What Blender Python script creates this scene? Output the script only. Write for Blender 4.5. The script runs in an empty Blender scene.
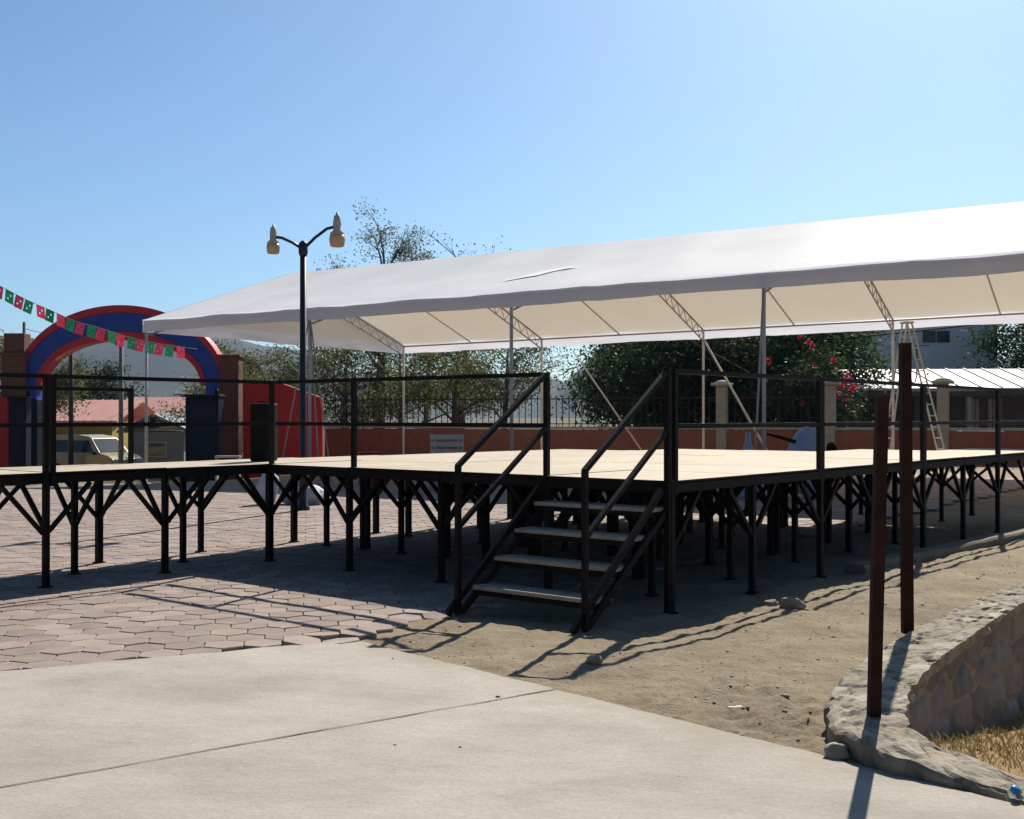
import bpy, bmesh, math, random
import numpy as np
from mathutils import Vector, Matrix, noise

R = math.radians
scene = bpy.context.scene
C = scene.collection
rnd = random.Random(7)

# ------------------------------------------------------------------ camera
F = 1152.0; HOR = 416.0; EYE = 1.5
cam_d = bpy.data.cameras.new('camera'); cam = bpy.data.objects.new('camera', cam_d); C.objects.link(cam)
cam_d.sensor_width = 36; cam_d.lens = F / 1024 * 36; cam_d.clip_start = 0.05; cam_d.clip_end = 8000
cam.location = (0, 0, EYE)
cam.rotation_euler = (R(90) + math.atan((HOR - 409.5) / F), 0, 0)
scene.camera = cam

def at(px, py, Y):
    return Vector(((px - 512) / F * Y, Y, EYE - (py - HOR) / F * Y))
def sstep(a, b, x):
    t = min(1, max(0, (x - a) / (b - a))); return t * t * (3 - 2 * t)
def slope(x, y):
    k = 1 - sstep(-13, -2, x)
    return -1.1 * sstep(19, 48, y) * k - .38 * sstep(36, 38, y) * (1 - k)

# ------------------------------------------------------------------ materials
def new_mat(name):
    m = bpy.data.materials.new(name); m.use_nodes = True
    nt = m.node_tree; return m, nt, nt.nodes['Principled BSDF']
def N(nt, t, **kw):
    n = nt.nodes.new(t)
    for k, v in kw.items():
        if k in n.inputs: n.inputs[k].default_value = v
        else: setattr(n, k, v)
    return n
def mat(name, c1, c2=None, rough=.7, scale=8, bump=0., bscale=None, metal=0, spec=.3, detail=6, attr=False, dist=.01, trans=0., tcol=None, contrast=(.35, .65)):
    m, nt, b = new_mat(name)
    b.inputs['Roughness'].default_value = rough; b.inputs['Metallic'].default_value = metal
    b.inputs['Specular IOR Level'].default_value = spec
    tc = N(nt, 'ShaderNodeTexCoord')
    n1 = N(nt, 'ShaderNodeTexNoise', Scale=scale, Detail=detail, Roughness=.62)
    nt.links.new(tc.outputs['Object'], n1.inputs['Vector'])
    mp = N(nt, 'ShaderNodeMapRange'); mp.inputs[1].default_value = contrast[0]; mp.inputs[2].default_value = contrast[1]
    nt.links.new(n1.outputs['Fac'], mp.inputs[0])
    mx = N(nt, 'ShaderNodeMix', data_type='RGBA')
    mx.inputs[6].default_value = (*c1, 1); mx.inputs[7].default_value = (*(c2 or [x * .8 for x in c1]), 1)
    nt.links.new(mp.outputs[0], mx.inputs[0])
    out = mx.outputs[2]
    if attr:
        a = N(nt, 'ShaderNodeAttribute', attribute_name='tint')
        mul = N(nt, 'ShaderNodeMix', data_type='RGBA', blend_type='MULTIPLY'); mul.inputs[0].default_value = 1
        nt.links.new(out, mul.inputs[6]); nt.links.new(a.outputs['Color'], mul.inputs[7]); out = mul.outputs[2]
    nt.links.new(out, b.inputs['Base Color'])
    if bump:
        n2 = N(nt, 'ShaderNodeTexNoise', Scale=bscale or scale * 6, Detail=8, Roughness=.65)
        nt.links.new(tc.outputs['Object'], n2.inputs['Vector'])
        bp = N(nt, 'ShaderNodeBump', Strength=bump, Distance=dist)
        nt.links.new(n2.outputs['Fac'], bp.inputs['Height']); nt.links.new(bp.outputs[0], b.inputs['Normal'])
    if trans:
        tr = N(nt, 'ShaderNodeBsdfTranslucent'); nt.links.new(out, tr.inputs['Color']) if tcol is None else setattr(tr.inputs['Color'], 'default_value', (*tcol, 1))
        ms = N(nt, 'ShaderNodeMixShader'); ms.inputs[0].default_value = trans
        nt.links.new(b.outputs[0], ms.inputs[1]); nt.links.new(tr.outputs[0], ms.inputs[2])
        nt.links.new(ms.outputs[0], nt.nodes['Material Output'].inputs[0])
    return m

M = {}
M['steel'] = mat('black_painted_steel', (.006, .0055, .006), (.014, .010, .008), .6, 14, .15, 60, spec=.12)
M['rust'] = mat('rusty_steel', (.05, .017, .012), (.022, .012, .010), .8, 9, .4, 70, spec=.15)
M['ply'] = mat('plywood', (.51, .44, .34), (.44, .375, .285), .8, 3.5, .12, 40, attr=True)
def ply_material():
    m = M['ply']; nt = m.node_tree; L = nt.links.new; b = nt.nodes['Principled BSDF']; src = b.inputs['Base Color'].links[0].from_socket
    tc = N(nt, 'ShaderNodeTexCoord'); mp = N(nt, 'ShaderNodeMapping'); mp.inputs['Scale'].default_value = (1, 9, 1); L(tc.outputs['Object'], mp.inputs[0])
    g_ = N(nt, 'ShaderNodeTexNoise', Scale=6, Detail=8, Roughness=.7); L(mp.outputs[0], g_.inputs[0])
    st_ = N(nt, 'ShaderNodeTexNoise', Scale=1.7, Detail=9, Roughness=.72); L(tc.outputs['Object'], st_.inputs[0])
    r1 = N(nt, 'ShaderNodeMapRange'); r1.inputs[1].default_value = .55; r1.inputs[2].default_value = .72; r1.inputs[4].default_value = .6; L(st_.outputs['Fac'], r1.inputs[0])
    mx = N(nt, 'ShaderNodeMix', data_type='RGBA', blend_type='OVERLAY'); mx.inputs[0].default_value = .3; L(src, mx.inputs[6]); L(g_.outputs['Fac'], mx.inputs[7])
    m2 = N(nt, 'ShaderNodeMix', data_type='RGBA'); L(r1.outputs[0], m2.inputs[0]); L(mx.outputs[2], m2.inputs[6]); m2.inputs[7].default_value = (.34, .29, .215, 1)
    L(m2.outputs[2], b.inputs['Base Color'])
ply_material()
M['tread'] = mat('tread_wood', (.42, .38, .31), (.30, .27, .22), .7, 12, .3, 60)
M['white_steel'] = mat('white_painted_steel', (.62, .62, .63), (.48, .48, .48), .4, 10)
M['lamp_steel'] = mat('dark_blue_pole_paint', (.022, .028, .055), (.03, .03, .04), .45, 10)
M['lamp_white'] = mat('lamp_housing', (.5, .5, .48), (.38, .38, .36), .4, 20)
M['lamp_glass'] = mat('lamp_diffuser', (.62, .52, .36), (.55, .44, .30), .3, 20, trans=.4)
M['canvas'] = mat('white_canvas', (.88, .92, .97), (.82, .86, .92), .75, .5, .14, 1.2, dist=.08, trans=.24, tcol=(.76, .67, .54), spec=.2)
M['valance'] = mat('white_valance', (.84, .86, .97), (.80, .82, .93), .8, 1.2, .03, 8, trans=.38, spec=.2)
M['patch'] = mat('painted_glare_white', (.95, .95, .95), (.93, .93, .93), .5)
M['cream_frame'] = mat('frame_paint', (.45, .40, .36), (.36, .32, .3), .5, 10)
M['brick'] = mat('brown_brick', (.16, .075, .05), (.11, .055, .04), .85, 6, .3, 30)
M['red'] = mat('red_paint', (.40, .02, .02), (.33, .018, .02), .6, 2, .1, 20)
M['blue'] = mat('blue_arch', (.025, .07, .40), (.02, .055, .32), .5, 2)
M['archred'] = mat('red_arch', (.50, .03, .05), (.42, .025, .045), .5, 2)
M['darkblue'] = mat('dark_blue_plastic', (.006, .010, .024), (.005, .008, .018), .5, 4, spec=.12)
M['bluegrey'] = mat('door_plastic', (.009, .015, .034), (.007, .011, .026), .5, 4, spec=.12)
M['black'] = mat('black_plastic', (.007, .007, .008), (.012, .012, .012), .6, 10, spec=.12)
M['grille'] = mat('black_grille', (.006, .0065, .008), (.01, .01, .012), .7, 120, .5, 200, spec=.1)
M['stonewall_red'] = mat('red_brown_plaster', (.27, .10, .07), (.21, .08, .06), .85, 4, .2, 30)
M['kerb'] = mat('soiled_kerb', (.24, .205, .155), (.17, .145, .11), .95, 3, .4, 30)
M['concrete'] = mat('grey_concrete', (.34, .32, .28), (.27, .26, .23), .85, 5, .25, 40)
M['iron'] = mat('black_iron', (.015, .015, .016), (.025, .022, .02), .5, 20)
M['glass'] = mat('dark_glass', (.02, .025, .03), (.03, .035, .04), .08, 2, spec=.6)
M['gold'] = mat('gold_car_paint', (.42, .36, .20), (.40, .34, .19), .3, 2, metal=.25, spec=.5)
M['redcar'] = mat('red_car_paint', (.28, .02, .03), (.26, .02, .03), .3, 2, spec=.5)
M['whitecar'] = mat('white_car_paint', (.75, .75, .76), (.72, .72, .73), .25, 2, spec=.5)
M['tyre'] = mat('tyre_rubber', (.015, .015, .015), (.02, .02, .02), .85, 10)
M['rim'] = mat('wheel_rim', (.4, .4, .42), (.3, .3, .3), .35, 10, metal=.7)
M['headlight'] = mat('headlight_lens', (.6, .62, .65), (.5, .5, .52), .1, 10, spec=.7)
M['taillight'] = mat('tail_light_lens', (.35, .02, .02), (.3, .02, .02), .2, 10)
M['pinkroof'] = mat('faded_red_roof', (.78, .46, .42), (.68, .39, .35), .75, 1.2, .2, 20, trans=.3)
M['yellow'] = mat('yellow_wall', (.42, .31, .07), (.36, .26, .06), .85, 2, .1)
M['greywall'] = mat('grey_plaster', (.30, .30, .31), (.24, .24, .25), .85, 2, .1)
M['greyroof'] = mat('grey_sheet_roof', (.16, .18, .22), (.12, .14, .17), .55, 2, .1)
M['bluehouse'] = mat('pale_blue_plaster', (.70, .77, .88), (.65, .72, .83), .85, .7, .1, 20)
M['lightroof'] = mat('pale_sheet_roof', (.29, .27, .255), (.24, .225, .21), .55, 1.5, .1)
M['darkwall'] = mat('dark_plaster', (.10, .085, .08), (.075, .065, .06), .9, 2)
M['curtain'] = mat('pale_curtain', (.35, .31, .30), (.28, .25, .25), .9, 6)
M['pole_conc'] = mat('pole_concrete', (.20, .22, .20), (.15, .17, .16), .85, 6, .2)
M['pole_green'] = mat('dark_pole', (.04, .06, .05), (.03, .045, .04), .7, 6)
M['cable'] = mat('black_cable', (.02, .02, .022), (.025, .025, .025), .6, 6)
M['rope'] = mat('pale_rope', (.5, .48, .44), (.4, .38, .35), .8, 40)
M['tarp'] = mat('pale_blue_tarp', (.50, .55, .66), (.42, .47, .58), .6, 5, .2, 30, trans=.1)
M['crate'] = mat('white_plastic', (.6, .58, .55), (.5, .48, .46), .5, 5)
M['bark'] = mat('bark', (.10, .075, .055), (.06, .047, .037), .9, 6, .5, 30)
M['palebark'] = mat('pale_bark', (.16, .135, .11), (.11, .09, .075), .9, 6, .5, 30)
M['pebble'] = mat('pebble', (.46, .39, .30), (.34, .285, .22), .95, 12, .3, 50, attr=True)
M['bluecap'] = mat('blue_plastic', (.02, .25, .5), (.02, .2, .42), .4, 10)
for k, c in dict(flag_pink=(.62, .06, .13), flag_green=(.03, .26, .12), flag_white=(.75, .75, .75)).items():
    M[k] = mat(k, c, [x * .9 for x in c], .8, 10, trans=.3)
def leafmat(name, c1, c2):
    return mat(name, c1, c2, .6, 1.2, attr=True, trans=.42, spec=.25)
M['leaf_olive'] = leafmat('olive_foliage', (.155, .17, .07), (.105, .125, .05))
M['leaf_dark'] = leafmat('dark_foliage', (.05, .082, .032), (.034, .06, .026))
M['leaf_bright'] = leafmat('bright_foliage', (.10, .18, .045), (.07, .13, .035))
M['leaf_grey'] = leafmat('grey_green_foliage', (.14, .16, .09), (.10, .125, .07))
M['petal'] = leafmat('magenta_petals', (.52, .05, .09), (.42, .04, .09))

# --- concrete slab: stains, cracks, fine grain
def slab_material():
    m, nt, b = new_mat('worn_concrete'); b.inputs['Roughness'].default_value = .85; b.inputs['Specular IOR Level'].default_value = .25
    tc = N(nt, 'ShaderNodeTexCoord'); L = nt.links.new
    big = N(nt, 'ShaderNodeTexNoise', Scale=.7, Detail=8, Roughness=.65)
    mapn = N(nt, 'ShaderNodeMapping'); mapn.inputs['Rotation'].default_value = (0, 0, R(24)); mapn.inputs['Scale'].default_value = (1, 1.5, 1)
    L(tc.outputs['Object'], mapn.inputs[0]); L(mapn.outputs[0], big.inputs[0])
    r = N(nt, 'ShaderNodeValToRGB'); L(big.outputs['Fac'], r.inputs[0])
    e = r.color_ramp.elements
    e[0].position = .36; e[0].color = (.315, .285, .245, 1); e[1].position = .64; e[1].color = (.45, .413, .362, 1)
    x = e.new(.5); x.color = (.39, .356, .31, 1)
    fine = N(nt, 'ShaderNodeTexNoise', Scale=55, Detail=6, Roughness=.7); L(tc.outputs['Object'], fine.inputs[0])
    m1 = N(nt, 'ShaderNodeMix', data_type='RGBA', blend_type='OVERLAY'); m1.inputs[0].default_value = .35
    L(r.outputs[0], m1.inputs[6]); L(fine.outputs['Fac'], m1.inputs[7])
    # dark specks and scuffs
    sp = N(nt, 'ShaderNodeTexVoronoi', Scale=9); L(tc.outputs['Object'], sp.inputs[0])
    sm = N(nt, 'ShaderNodeMapRange'); sm.inputs[1].default_value = .03; sm.inputs[2].default_value = .07; sm.inputs[3].default_value = .7; sm.inputs[4].default_value = 0
    L(sp.outputs['Distance'], sm.inputs[0])
    gate = N(nt, 'ShaderNodeTexNoise', Scale=2.3, Detail=2); L(tc.outputs['Object'], gate.inputs[0])
    gm = N(nt, 'ShaderNodeMapRange'); gm.inputs[1].default_value = .5; gm.inputs[2].default_value = .6; L(gate.outputs['Fac'], gm.inputs[0])
    mu = N(nt, 'ShaderNodeMath', operation='MULTIPLY'); L(sm.outputs[0], mu.inputs[0]); L(gm.outputs[0], mu.inputs[1])
    m2 = N(nt, 'ShaderNodeMix', data_type='RGBA'); L(mu.outputs[0], m2.inputs[0]); L(m1.outputs[2], m2.inputs[6]); m2.inputs[7].default_value = (.16, .14, .115, 1)
    # scuffs
    st = N(nt, 'ShaderNodeTexNoise', Scale=3.2, Detail=10, Roughness=.75)
    mp2 = N(nt, 'ShaderNodeMapping'); mp2.inputs['Rotation'].default_value = (0, 0, R(24)); mp2.inputs['Scale'].default_value = (1, 1.9, 1)
    L(tc.outputs['Object'], mp2.inputs[0]); L(mp2.outputs[0], st.inputs[0])
    s2 = N(nt, 'ShaderNodeMapRange'); s2.inputs[1].default_value = .58; s2.inputs[2].default_value = .74; s2.inputs[4].default_value = .55; L(st.outputs['Fac'], s2.inputs[0])
    m3 = N(nt, 'ShaderNodeMix', data_type='RGBA'); L(s2.outputs[0], m3.inputs[0]); L(m2.outputs[2], m3.inputs[6]); m3.inputs[7].default_value = (.25, .235, .20, 1)
    # dry soil trodden over the slab along its edge with the dirt
    dt = N(nt, 'ShaderNodeVectorMath', operation='DOT_PRODUCT'); dt.inputs[1].default_value = (.737, .676, 0); L(tc.outputs['Object'], dt.inputs[0])
    dn = N(nt, 'ShaderNodeTexNoise', Scale=2.6, Detail=9, Roughness=.7); L(tc.outputs['Object'], dn.inputs[0])
    ad = N(nt, 'ShaderNodeMath', operation='MULTIPLY_ADD'); ad.inputs[1].default_value = 1.5; L(dn.outputs['Fac'], ad.inputs[0]); L(dt.outputs['Value'], ad.inputs[2])
    dm = N(nt, 'ShaderNodeMapRange'); dm.inputs[1].default_value = 4.9; dm.inputs[2].default_value = 5.5; dm.inputs[4].default_value = .8; L(ad.outputs[0], dm.inputs[0])
    m4_ = N(nt, 'ShaderNodeMix', data_type='RGBA'); L(dm.outputs[0], m4_.inputs[0]); L(m3.outputs[2], m4_.inputs[6]); m4_.inputs[7].default_value = (.31, .26, .185, 1)
    L(m4_.outputs[2], b.inputs['Base Color'])
    bp = N(nt, 'ShaderNodeBump', Strength=.25, Distance=.006); L(fine.outputs['Fac'], bp.inputs['Height'])
    bp2 = N(nt, 'ShaderNodeBump', Strength=.35, Distance=.03); L(st.outputs['Fac'], bp2.inputs['Height']); L(bp.outputs[0], bp2.inputs['Normal'])
    L(bp2.outputs[0], b.inputs['Normal'])
    return m
M['slab'] = slab_material()
M['joint'] = mat('joint_dirt', (.17, .15, .12), (.12, .105, .085), .95, 30)
M['paver'] = mat('paver', (.345, .275, .24), (.265, .212, .19), .85, 5, .3, 70, attr=True)

def dirt_material():
    m, nt, b = new_mat('dirt'); b.inputs['Roughness'].default_value = .95; b.inputs['Specular IOR Level'].default_value = .15
    tc = N(nt, 'ShaderNodeTexCoord'); L = nt.links.new
    n1 = N(nt, 'ShaderNodeTexNoise', Scale=1.3, Detail=9, Roughness=.7); L(tc.outputs['Object'], n1.inputs[0])
    r = N(nt, 'ShaderNodeValToRGB'); L(n1.outputs['Fac'], r.inputs[0]); e = r.color_ramp.elements
    e[0].position = .28; e[0].color = (.225, .178, .12, 1); e[1].position = .72; e[1].color = (.40, .33, .23, 1)
    n2 = N(nt, 'ShaderNodeTexNoise', Scale=38, Detail=7, Roughness=.75); L(tc.outputs['Object'], n2.inputs[0])
    mx = N(nt, 'ShaderNodeMix', data_type='RGBA', blend_type='OVERLAY'); mx.inputs[0].default_value = .55
    L(r.outputs[0], mx.inputs[6]); L(n2.outputs['Fac'], mx.inputs[7])
    a = N(nt, 'ShaderNodeAttribute', attribute_name='tint')
    mul = N(nt, 'ShaderNodeMix', data_type='RGBA', blend_type='MULTIPLY'); mul.inputs[0].default_value = 1
    n3 = N(nt, 'ShaderNodeTexNoise', Scale=7, Detail=10, Roughness=.75); L(tc.outputs['Object'], n3.inputs[0])
    m3 = N(nt, 'ShaderNodeMapRange'); m3.inputs[1].default_value = .55; m3.inputs[2].default_value = .66; m3.inputs[4].default_value = .75; L(n3.outputs['Fac'], m3.inputs[0])
    mz = N(nt, 'ShaderNodeMix', data_type='RGBA'); L(m3.outputs[0], mz.inputs[0]); L(mx.outputs[2], mz.inputs[6]); mz.inputs[7].default_value = (.18, .145, .10, 1)
    L(mz.outputs[2], mul.inputs[6]); L(a.outputs['Color'], mul.inputs[7]); L(mul.outputs[2], b.inputs['Base Color'])
    bp = N(nt, 'ShaderNodeBump', Strength=1, Distance=.02); L(n2.outputs['Fac'], bp.inputs['Height']); L(bp.outputs[0], b.inputs['Normal'])
    return m
M['dirt'] = dirt_material()
M['stone'] = mat('wall_stone', (.27, .24, .205), (.20, .175, .15), .9, 9, .5, 45, attr=True)
M['mortar'] = mat('mortar_cap', (.41, .37, .305), (.27, .24, .195), .95, 11, .6, 30, attr=True, dist=.02)
M['straw'] = mat('dry_grass', (.36, .285, .15), (.25, .195, .105), .9, 3, attr=True, trans=.2)
M['hill'] = mat('hill_scrub', (.055, .055, .04), (.035, .042, .028), .95, .008, 0)

# ------------------------------------------------------------------ object helpers
WM = {}
def wmat(o):
    return WM.get(o.name, Matrix.Identity(4)) if o else Matrix.Identity(4)
def tag(o, label=None, cat=None, group=None, kind=None):
    if label: o['label'] = label
    if cat: o['category'] = cat
    if group: o['group'] = group
    if kind: o['kind'] = kind
    return o
def thing(name, label, cat, loc=(0, 0, 0), rotz=0, group=None):
    o = bpy.data.objects.new(name, None); C.objects.link(o); o.empty_display_size = .3
    o.location = loc; o.rotation_euler = (0, 0, rotz)
    WM[o.name] = Matrix.Translation(Vector(loc)) @ Matrix.Rotation(rotz, 4, 'Z')
    return tag(o, label, cat, group)
def children(o): return [c for c in C.objects if c.parent == o]
def copy_tree(o, parent=None, loc=None, rotz=None, label=None):
    c = o.copy(); C.objects.link(c)
    if parent: c.parent = parent
    if loc is not None: c.location = loc
    if rotz is not None: c.rotation_euler = (0, 0, rotz)
    if label: c['label'] = label
    for ch in list(o.children): copy_tree(ch, c)
    return c

class MB:
    def __init__(s): s.v = []; s.f = []; s.t = []; s.tint = (1, 1, 1); s.sm = []
    def add(s, vs, fs, smooth=False):
        o = len(s.v); s.v += [Vector(p) for p in vs]
        for f in fs: s.f.append([i + o for i in f]); s.t.append(s.tint); s.sm.append(smooth)
    def box(s, c, d, rz=0):
        x, y, z = [k / 2 for k in d]; m = Matrix.Rotation(rz, 3, 'Z'); c = Vector(c)
        vs = [c + m @ Vector((a * x, b * y, e * z)) for e in (-1, 1) for a, b in ((-1, -1), (1, -1), (1, 1), (-1, 1))]
        s.add(vs, [(3, 2, 1, 0), (4, 5, 6, 7), (0, 1, 5, 4), (1, 2, 6, 5), (2, 3, 7, 6), (3, 0, 4, 7)])
    def bbox(s, c, d, bev=.01, rz=0):      # bevelled box
        bm = bmesh.new(); bmesh.ops.create_cube(bm, size=1)
        for v in bm.verts: v.co = Vector((v.co.x * d[0], v.co.y * d[1], v.co.z * d[2]))
        bmesh.ops.bevel(bm, geom=list(bm.edges), offset=bev, segments=2, affect='EDGES', profile=.5)
        m = Matrix.Translation(Vector(c)) @ Matrix.Rotation(rz, 4, 'Z'); bm.verts.index_update()
        s.add([m @ v.co for v in bm.verts], [[v.index for v in f.verts] for f in bm.faces]); bm.free()
    def beam(s, a, b, w, h=None, up=(0, 0, 1)):
        a = Vector(a); b = Vector(b); d = (b - a).normalized(); u = Vector(up); h = h or w
        if abs(d.dot(u)) > .98: u = Vector((1, 0, 0)) if up == (0, 0, 1) else Vector((0, 0, 1))
        x = d.cross(u).normalized(); y = x.cross(d).normalized()
        vs = [p + x * (i * w / 2) + y * (j * h / 2) for p in (a, b) for i, j in ((-1, -1), (1, -1), (1, 1), (-1, 1))]
        s.add(vs, [(3, 2, 1, 0), (4, 5, 6, 7), (0, 1, 5, 4), (1, 2, 6, 5), (2, 3, 7, 6), (3, 0, 4, 7)])
    def tube(s, pts, rad, n=8, cap=True):
        pts = [Vector(p) for p in pts]; rs = rad if isinstance(rad, (list, tuple)) else [rad] * len(pts)
        vs = []; fs = []; x = None
        for i, p in enumerate(pts):
            d = (pts[min(i + 1, len(pts) - 1)] - pts[max(i - 1, 0)]).normalized()
            if x is None: x = d.orthogonal().normalized()
            else:
                x = (x - d * x.dot(d))
                x = x.normalized() if x.length > 1e-5 else d.orthogonal().normalized()
            y = d.cross(x)
            for k in range(n):
                a = 2 * math.pi * k / n; vs.append(p + (x * math.cos(a) + y * math.sin(a)) * rs[i])
        for i in range(len(pts) - 1):
            for k in range(n):
                a = i * n + k; b = i * n + (k + 1) % n; fs.append((a, b, b + n, a + n))
        if cap: fs += [tuple(range(n))[::-1], tuple(range((len(pts) - 1) * n, len(pts) * n))]
        s.add(vs, fs, True)
    def lathe(s, prof, c=(0, 0, 0), n=16):
        c = Vector(c); vs = []; fs = []
        for r, z in prof:
            for k in range(n):
                a = 2 * math.pi * k / n; vs.append(c + Vector((r * math.cos(a), r * math.sin(a), z)))
        for i in range(len(prof) - 1):
            for k in range(n):
                a = i * n + k; b = i * n + (k + 1) % n; fs.append((a, b, b + n, a + n))
        fs += [tuple(range(n))[::-1], tuple(range((len(prof) - 1) * n, len(prof) * n))]
        s.add(vs, fs, True)
    def prism(s, poly, z0, z1):
        n = len(poly); vs = [(x, y, z0) for x, y in poly] + [(x, y, z1) for x, y in poly]
        s.add(vs, [tuple(range(n))[::-1], tuple(range(n, 2 * n))] + [(i, (i + 1) % n, n + (i + 1) % n, n + i) for i in range(n)])
    def sweep(s, pts, off):               # planar poly 'pts' extruded by vector off
        n = len(pts); pts = [Vector(p) for p in pts]; off = Vector(off)
        s.add(pts + [p + off for p in pts], [tuple(range(n))[::-1], tuple(range(n, 2 * n))] + [(i, (i + 1) % n, n + (i + 1) % n, n + i) for i in range(n)])
    def blob(s, c, d, seed=0, amp=.25, sub=2, freq=1.5):
        bm = bmesh.new(); bmesh.ops.create_icosphere(bm, subdivisions=sub, radius=1)
        c = Vector(c)
        for v in bm.verts:
            k = 1 + amp * noise.noise(v.co * freq + Vector((seed * 7.3, seed * 3.1, seed)))
            v.co = c + Vector((v.co.x * d[0], v.co.y * d[1], v.co.z * d[2])) * k
        bm.verts.index_update()
        s.add([v.co for v in bm.verts], [[v.index for v in f.verts] for f in bm.faces], True); bm.free()
    def build(s, name, m, parent=None, world=False, recalc=True):
        me = bpy.data.meshes.new(name)
        vs = s.v
        if world and parent:
            inv = wmat(parent).inverted(); vs = [inv @ p for p in vs]
        me.from_pydata([tuple(p) for p in vs], [], s.f); me.materials.append(m)
        me.polygons.foreach_set('use_smooth', s.sm)
        if any(t != (1, 1, 1) for t in s.t):
            at_ = me.attributes.new('tint', 'FLOAT_COLOR', 'FACE')
            at_.data.foreach_set('color', [k for t in s.t for k in (*t, 1)])
        else:
            at_ = me.attributes.new('tint', 'FLOAT_COLOR', 'FACE'); at_.data.foreach_set('color', [1.0] * (4 * len(s.f)))
        if recalc:
            bm = bmesh.new(); bm.from_mesh(me); bmesh.ops.recalc_face_normals(bm, faces=bm.faces); bm.to_mesh(me); bm.free()
        me.update()
        o = bpy.data.objects.new(name, me); C.objects.link(o)
        if parent:
            o.parent = parent; WM[o.name] = wmat(parent)
        return o

# ------------------------------------------------------------------ light
SUN_AZ = R(21.5); SUN_EL = R(39)
S = Vector((math.sin(SUN_AZ) * math.cos(SUN_EL), math.cos(SUN_AZ) * math.cos(SUN_EL), math.sin(SUN_EL)))
sd = bpy.data.lights.new('sun', 'SUN'); sd.energy = 5.0; sd.angle = R(.5); sd.color = (1, .925, .81)
so = bpy.data.objects.new('sun', sd); C.objects.link(so); so.rotation_euler = S.to_track_quat('Z', 'Y').to_euler(); so.location = (5, 20, 30)
w = bpy.data.worlds.new('World'); scene.world = w; w.use_nodes = True
nt = w.node_tree; bg = nt.nodes['Background']; sky = nt.nodes.new('ShaderNodeTexSky')
sky.sky_type = 'NISHITA'; sky.sun_disc = False; sky.sun_elevation = SUN_EL; sky.sun_rotation = SUN_AZ
sky.altitude = 1200; sky.air_density = 1.0; sky.dust_density = 2.2; sky.ozone_density = 2.5
tn = nt.nodes.new('ShaderNodeMix'); tn.data_type = 'RGBA'; tn.blend_type = 'MULTIPLY'; tn.inputs[0].default_value = 1
tn.inputs[7].default_value = (.88, 1.10, 1.22, 1)
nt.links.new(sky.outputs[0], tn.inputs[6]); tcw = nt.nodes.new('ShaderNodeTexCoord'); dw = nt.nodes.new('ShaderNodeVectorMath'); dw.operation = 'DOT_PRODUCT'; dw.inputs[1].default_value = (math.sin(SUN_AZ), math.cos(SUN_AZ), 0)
mw = nt.nodes.new('ShaderNodeMapRange'); mw.interpolation_type = 'SMOOTHSTEP'; mw.inputs[1].default_value = -.25; mw.inputs[2].default_value = .65; mw.inputs[3].default_value = .45; mw.inputs[4].default_value = 1  # dims the sky away from the sun, added to deepen the shade
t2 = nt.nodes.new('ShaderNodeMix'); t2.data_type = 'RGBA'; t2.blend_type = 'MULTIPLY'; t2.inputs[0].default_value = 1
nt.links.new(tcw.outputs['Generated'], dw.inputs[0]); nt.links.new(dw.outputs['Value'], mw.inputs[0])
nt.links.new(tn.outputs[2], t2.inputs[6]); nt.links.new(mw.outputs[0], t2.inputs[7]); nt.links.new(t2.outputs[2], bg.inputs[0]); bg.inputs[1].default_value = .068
vs_ = scene.view_settings; vs_.view_transform = 'Standard'; vs_.look = 'None'; vs_.gamma = 1; vs_.exposure = .47; vs_.use_curve_mapping = False

# ------------------------------------------------------------------ wall path / ground
PATH = [(21, 29, .12), (9.5, 15.6, .12), (7, 12.7, .12), (4.55, 9.75, .12), (3.4, 8.3, .12), (2.78, 7.45, .11), (2.2, 6.6, .10), (1.8, 5.85, .10),
        (1.67, 5.45, .10), (1.62, 5.2, .10), (1.67, 5.02, .08), (1.80, 4.84, .05), (2.0, 4.62, .02), (2.25, 4.36, .012), (2.9, 3.7, .01), (4.2, 2.4, .01), (7.5, -.8, .01)]
def catmull(P, step):
    P = [np.array(p, float) for p in P]; out = []
    for i in range(len(P) - 1):
        p0 = P[max(i - 1, 0)]; p1 = P[i]; p2 = P[i + 1]; p3 = P[min(i + 2, len(P) - 1)]
        n = max(2, int(np.linalg.norm(p2 - p1) / step)) if np.linalg.norm(p2 - p1) < 5 else 30
        for k in range(n):
            t = k / n
            out.append(.5 * ((2 * p1) + (-p0 + p2) * t + (2 * p0 - 5 * p1 + 4 * p2 - p3) * t * t + (-p0 + 3 * p1 - 3 * p2 + p3) * t ** 3))
    out.append(P[-1]); return np.array(out)
WP = catmull(PATH, .03)
WPc = WP[::3, :2]
def wall_side(x, y):
    d = WPc - np.array([x, y]); i = int(np.argmin((d ** 2).sum(1)))
    j = min(i, len(WPc) - 2); t = WPc[j + 1] - WPc[j]; r = np.array([x, y]) - WPc[j]
    s_ = t[0] * r[1] - t[1] * r[0]          # >0: left of travel = grass side
    return math.copysign(math.hypot(*d[i]), s_)
SLAB = [(-1.06, 7.73), (1.96, 4.44), (3.1, 3.32), (6.6, -.2), (9.5, -3), (-12, -3), (-12, 2.26)]
def in_poly(x, y, P):
    c = False; n = len(P)
    for i in range(n):
        x1, y1 = P[i]; x2, y2 = P[(i + 1) % n]
        if (y1 > y) != (y2 > y) and x < (x2 - x1) * (y - y1) / (y2 - y1) + x1: c = not c
    return c
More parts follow.
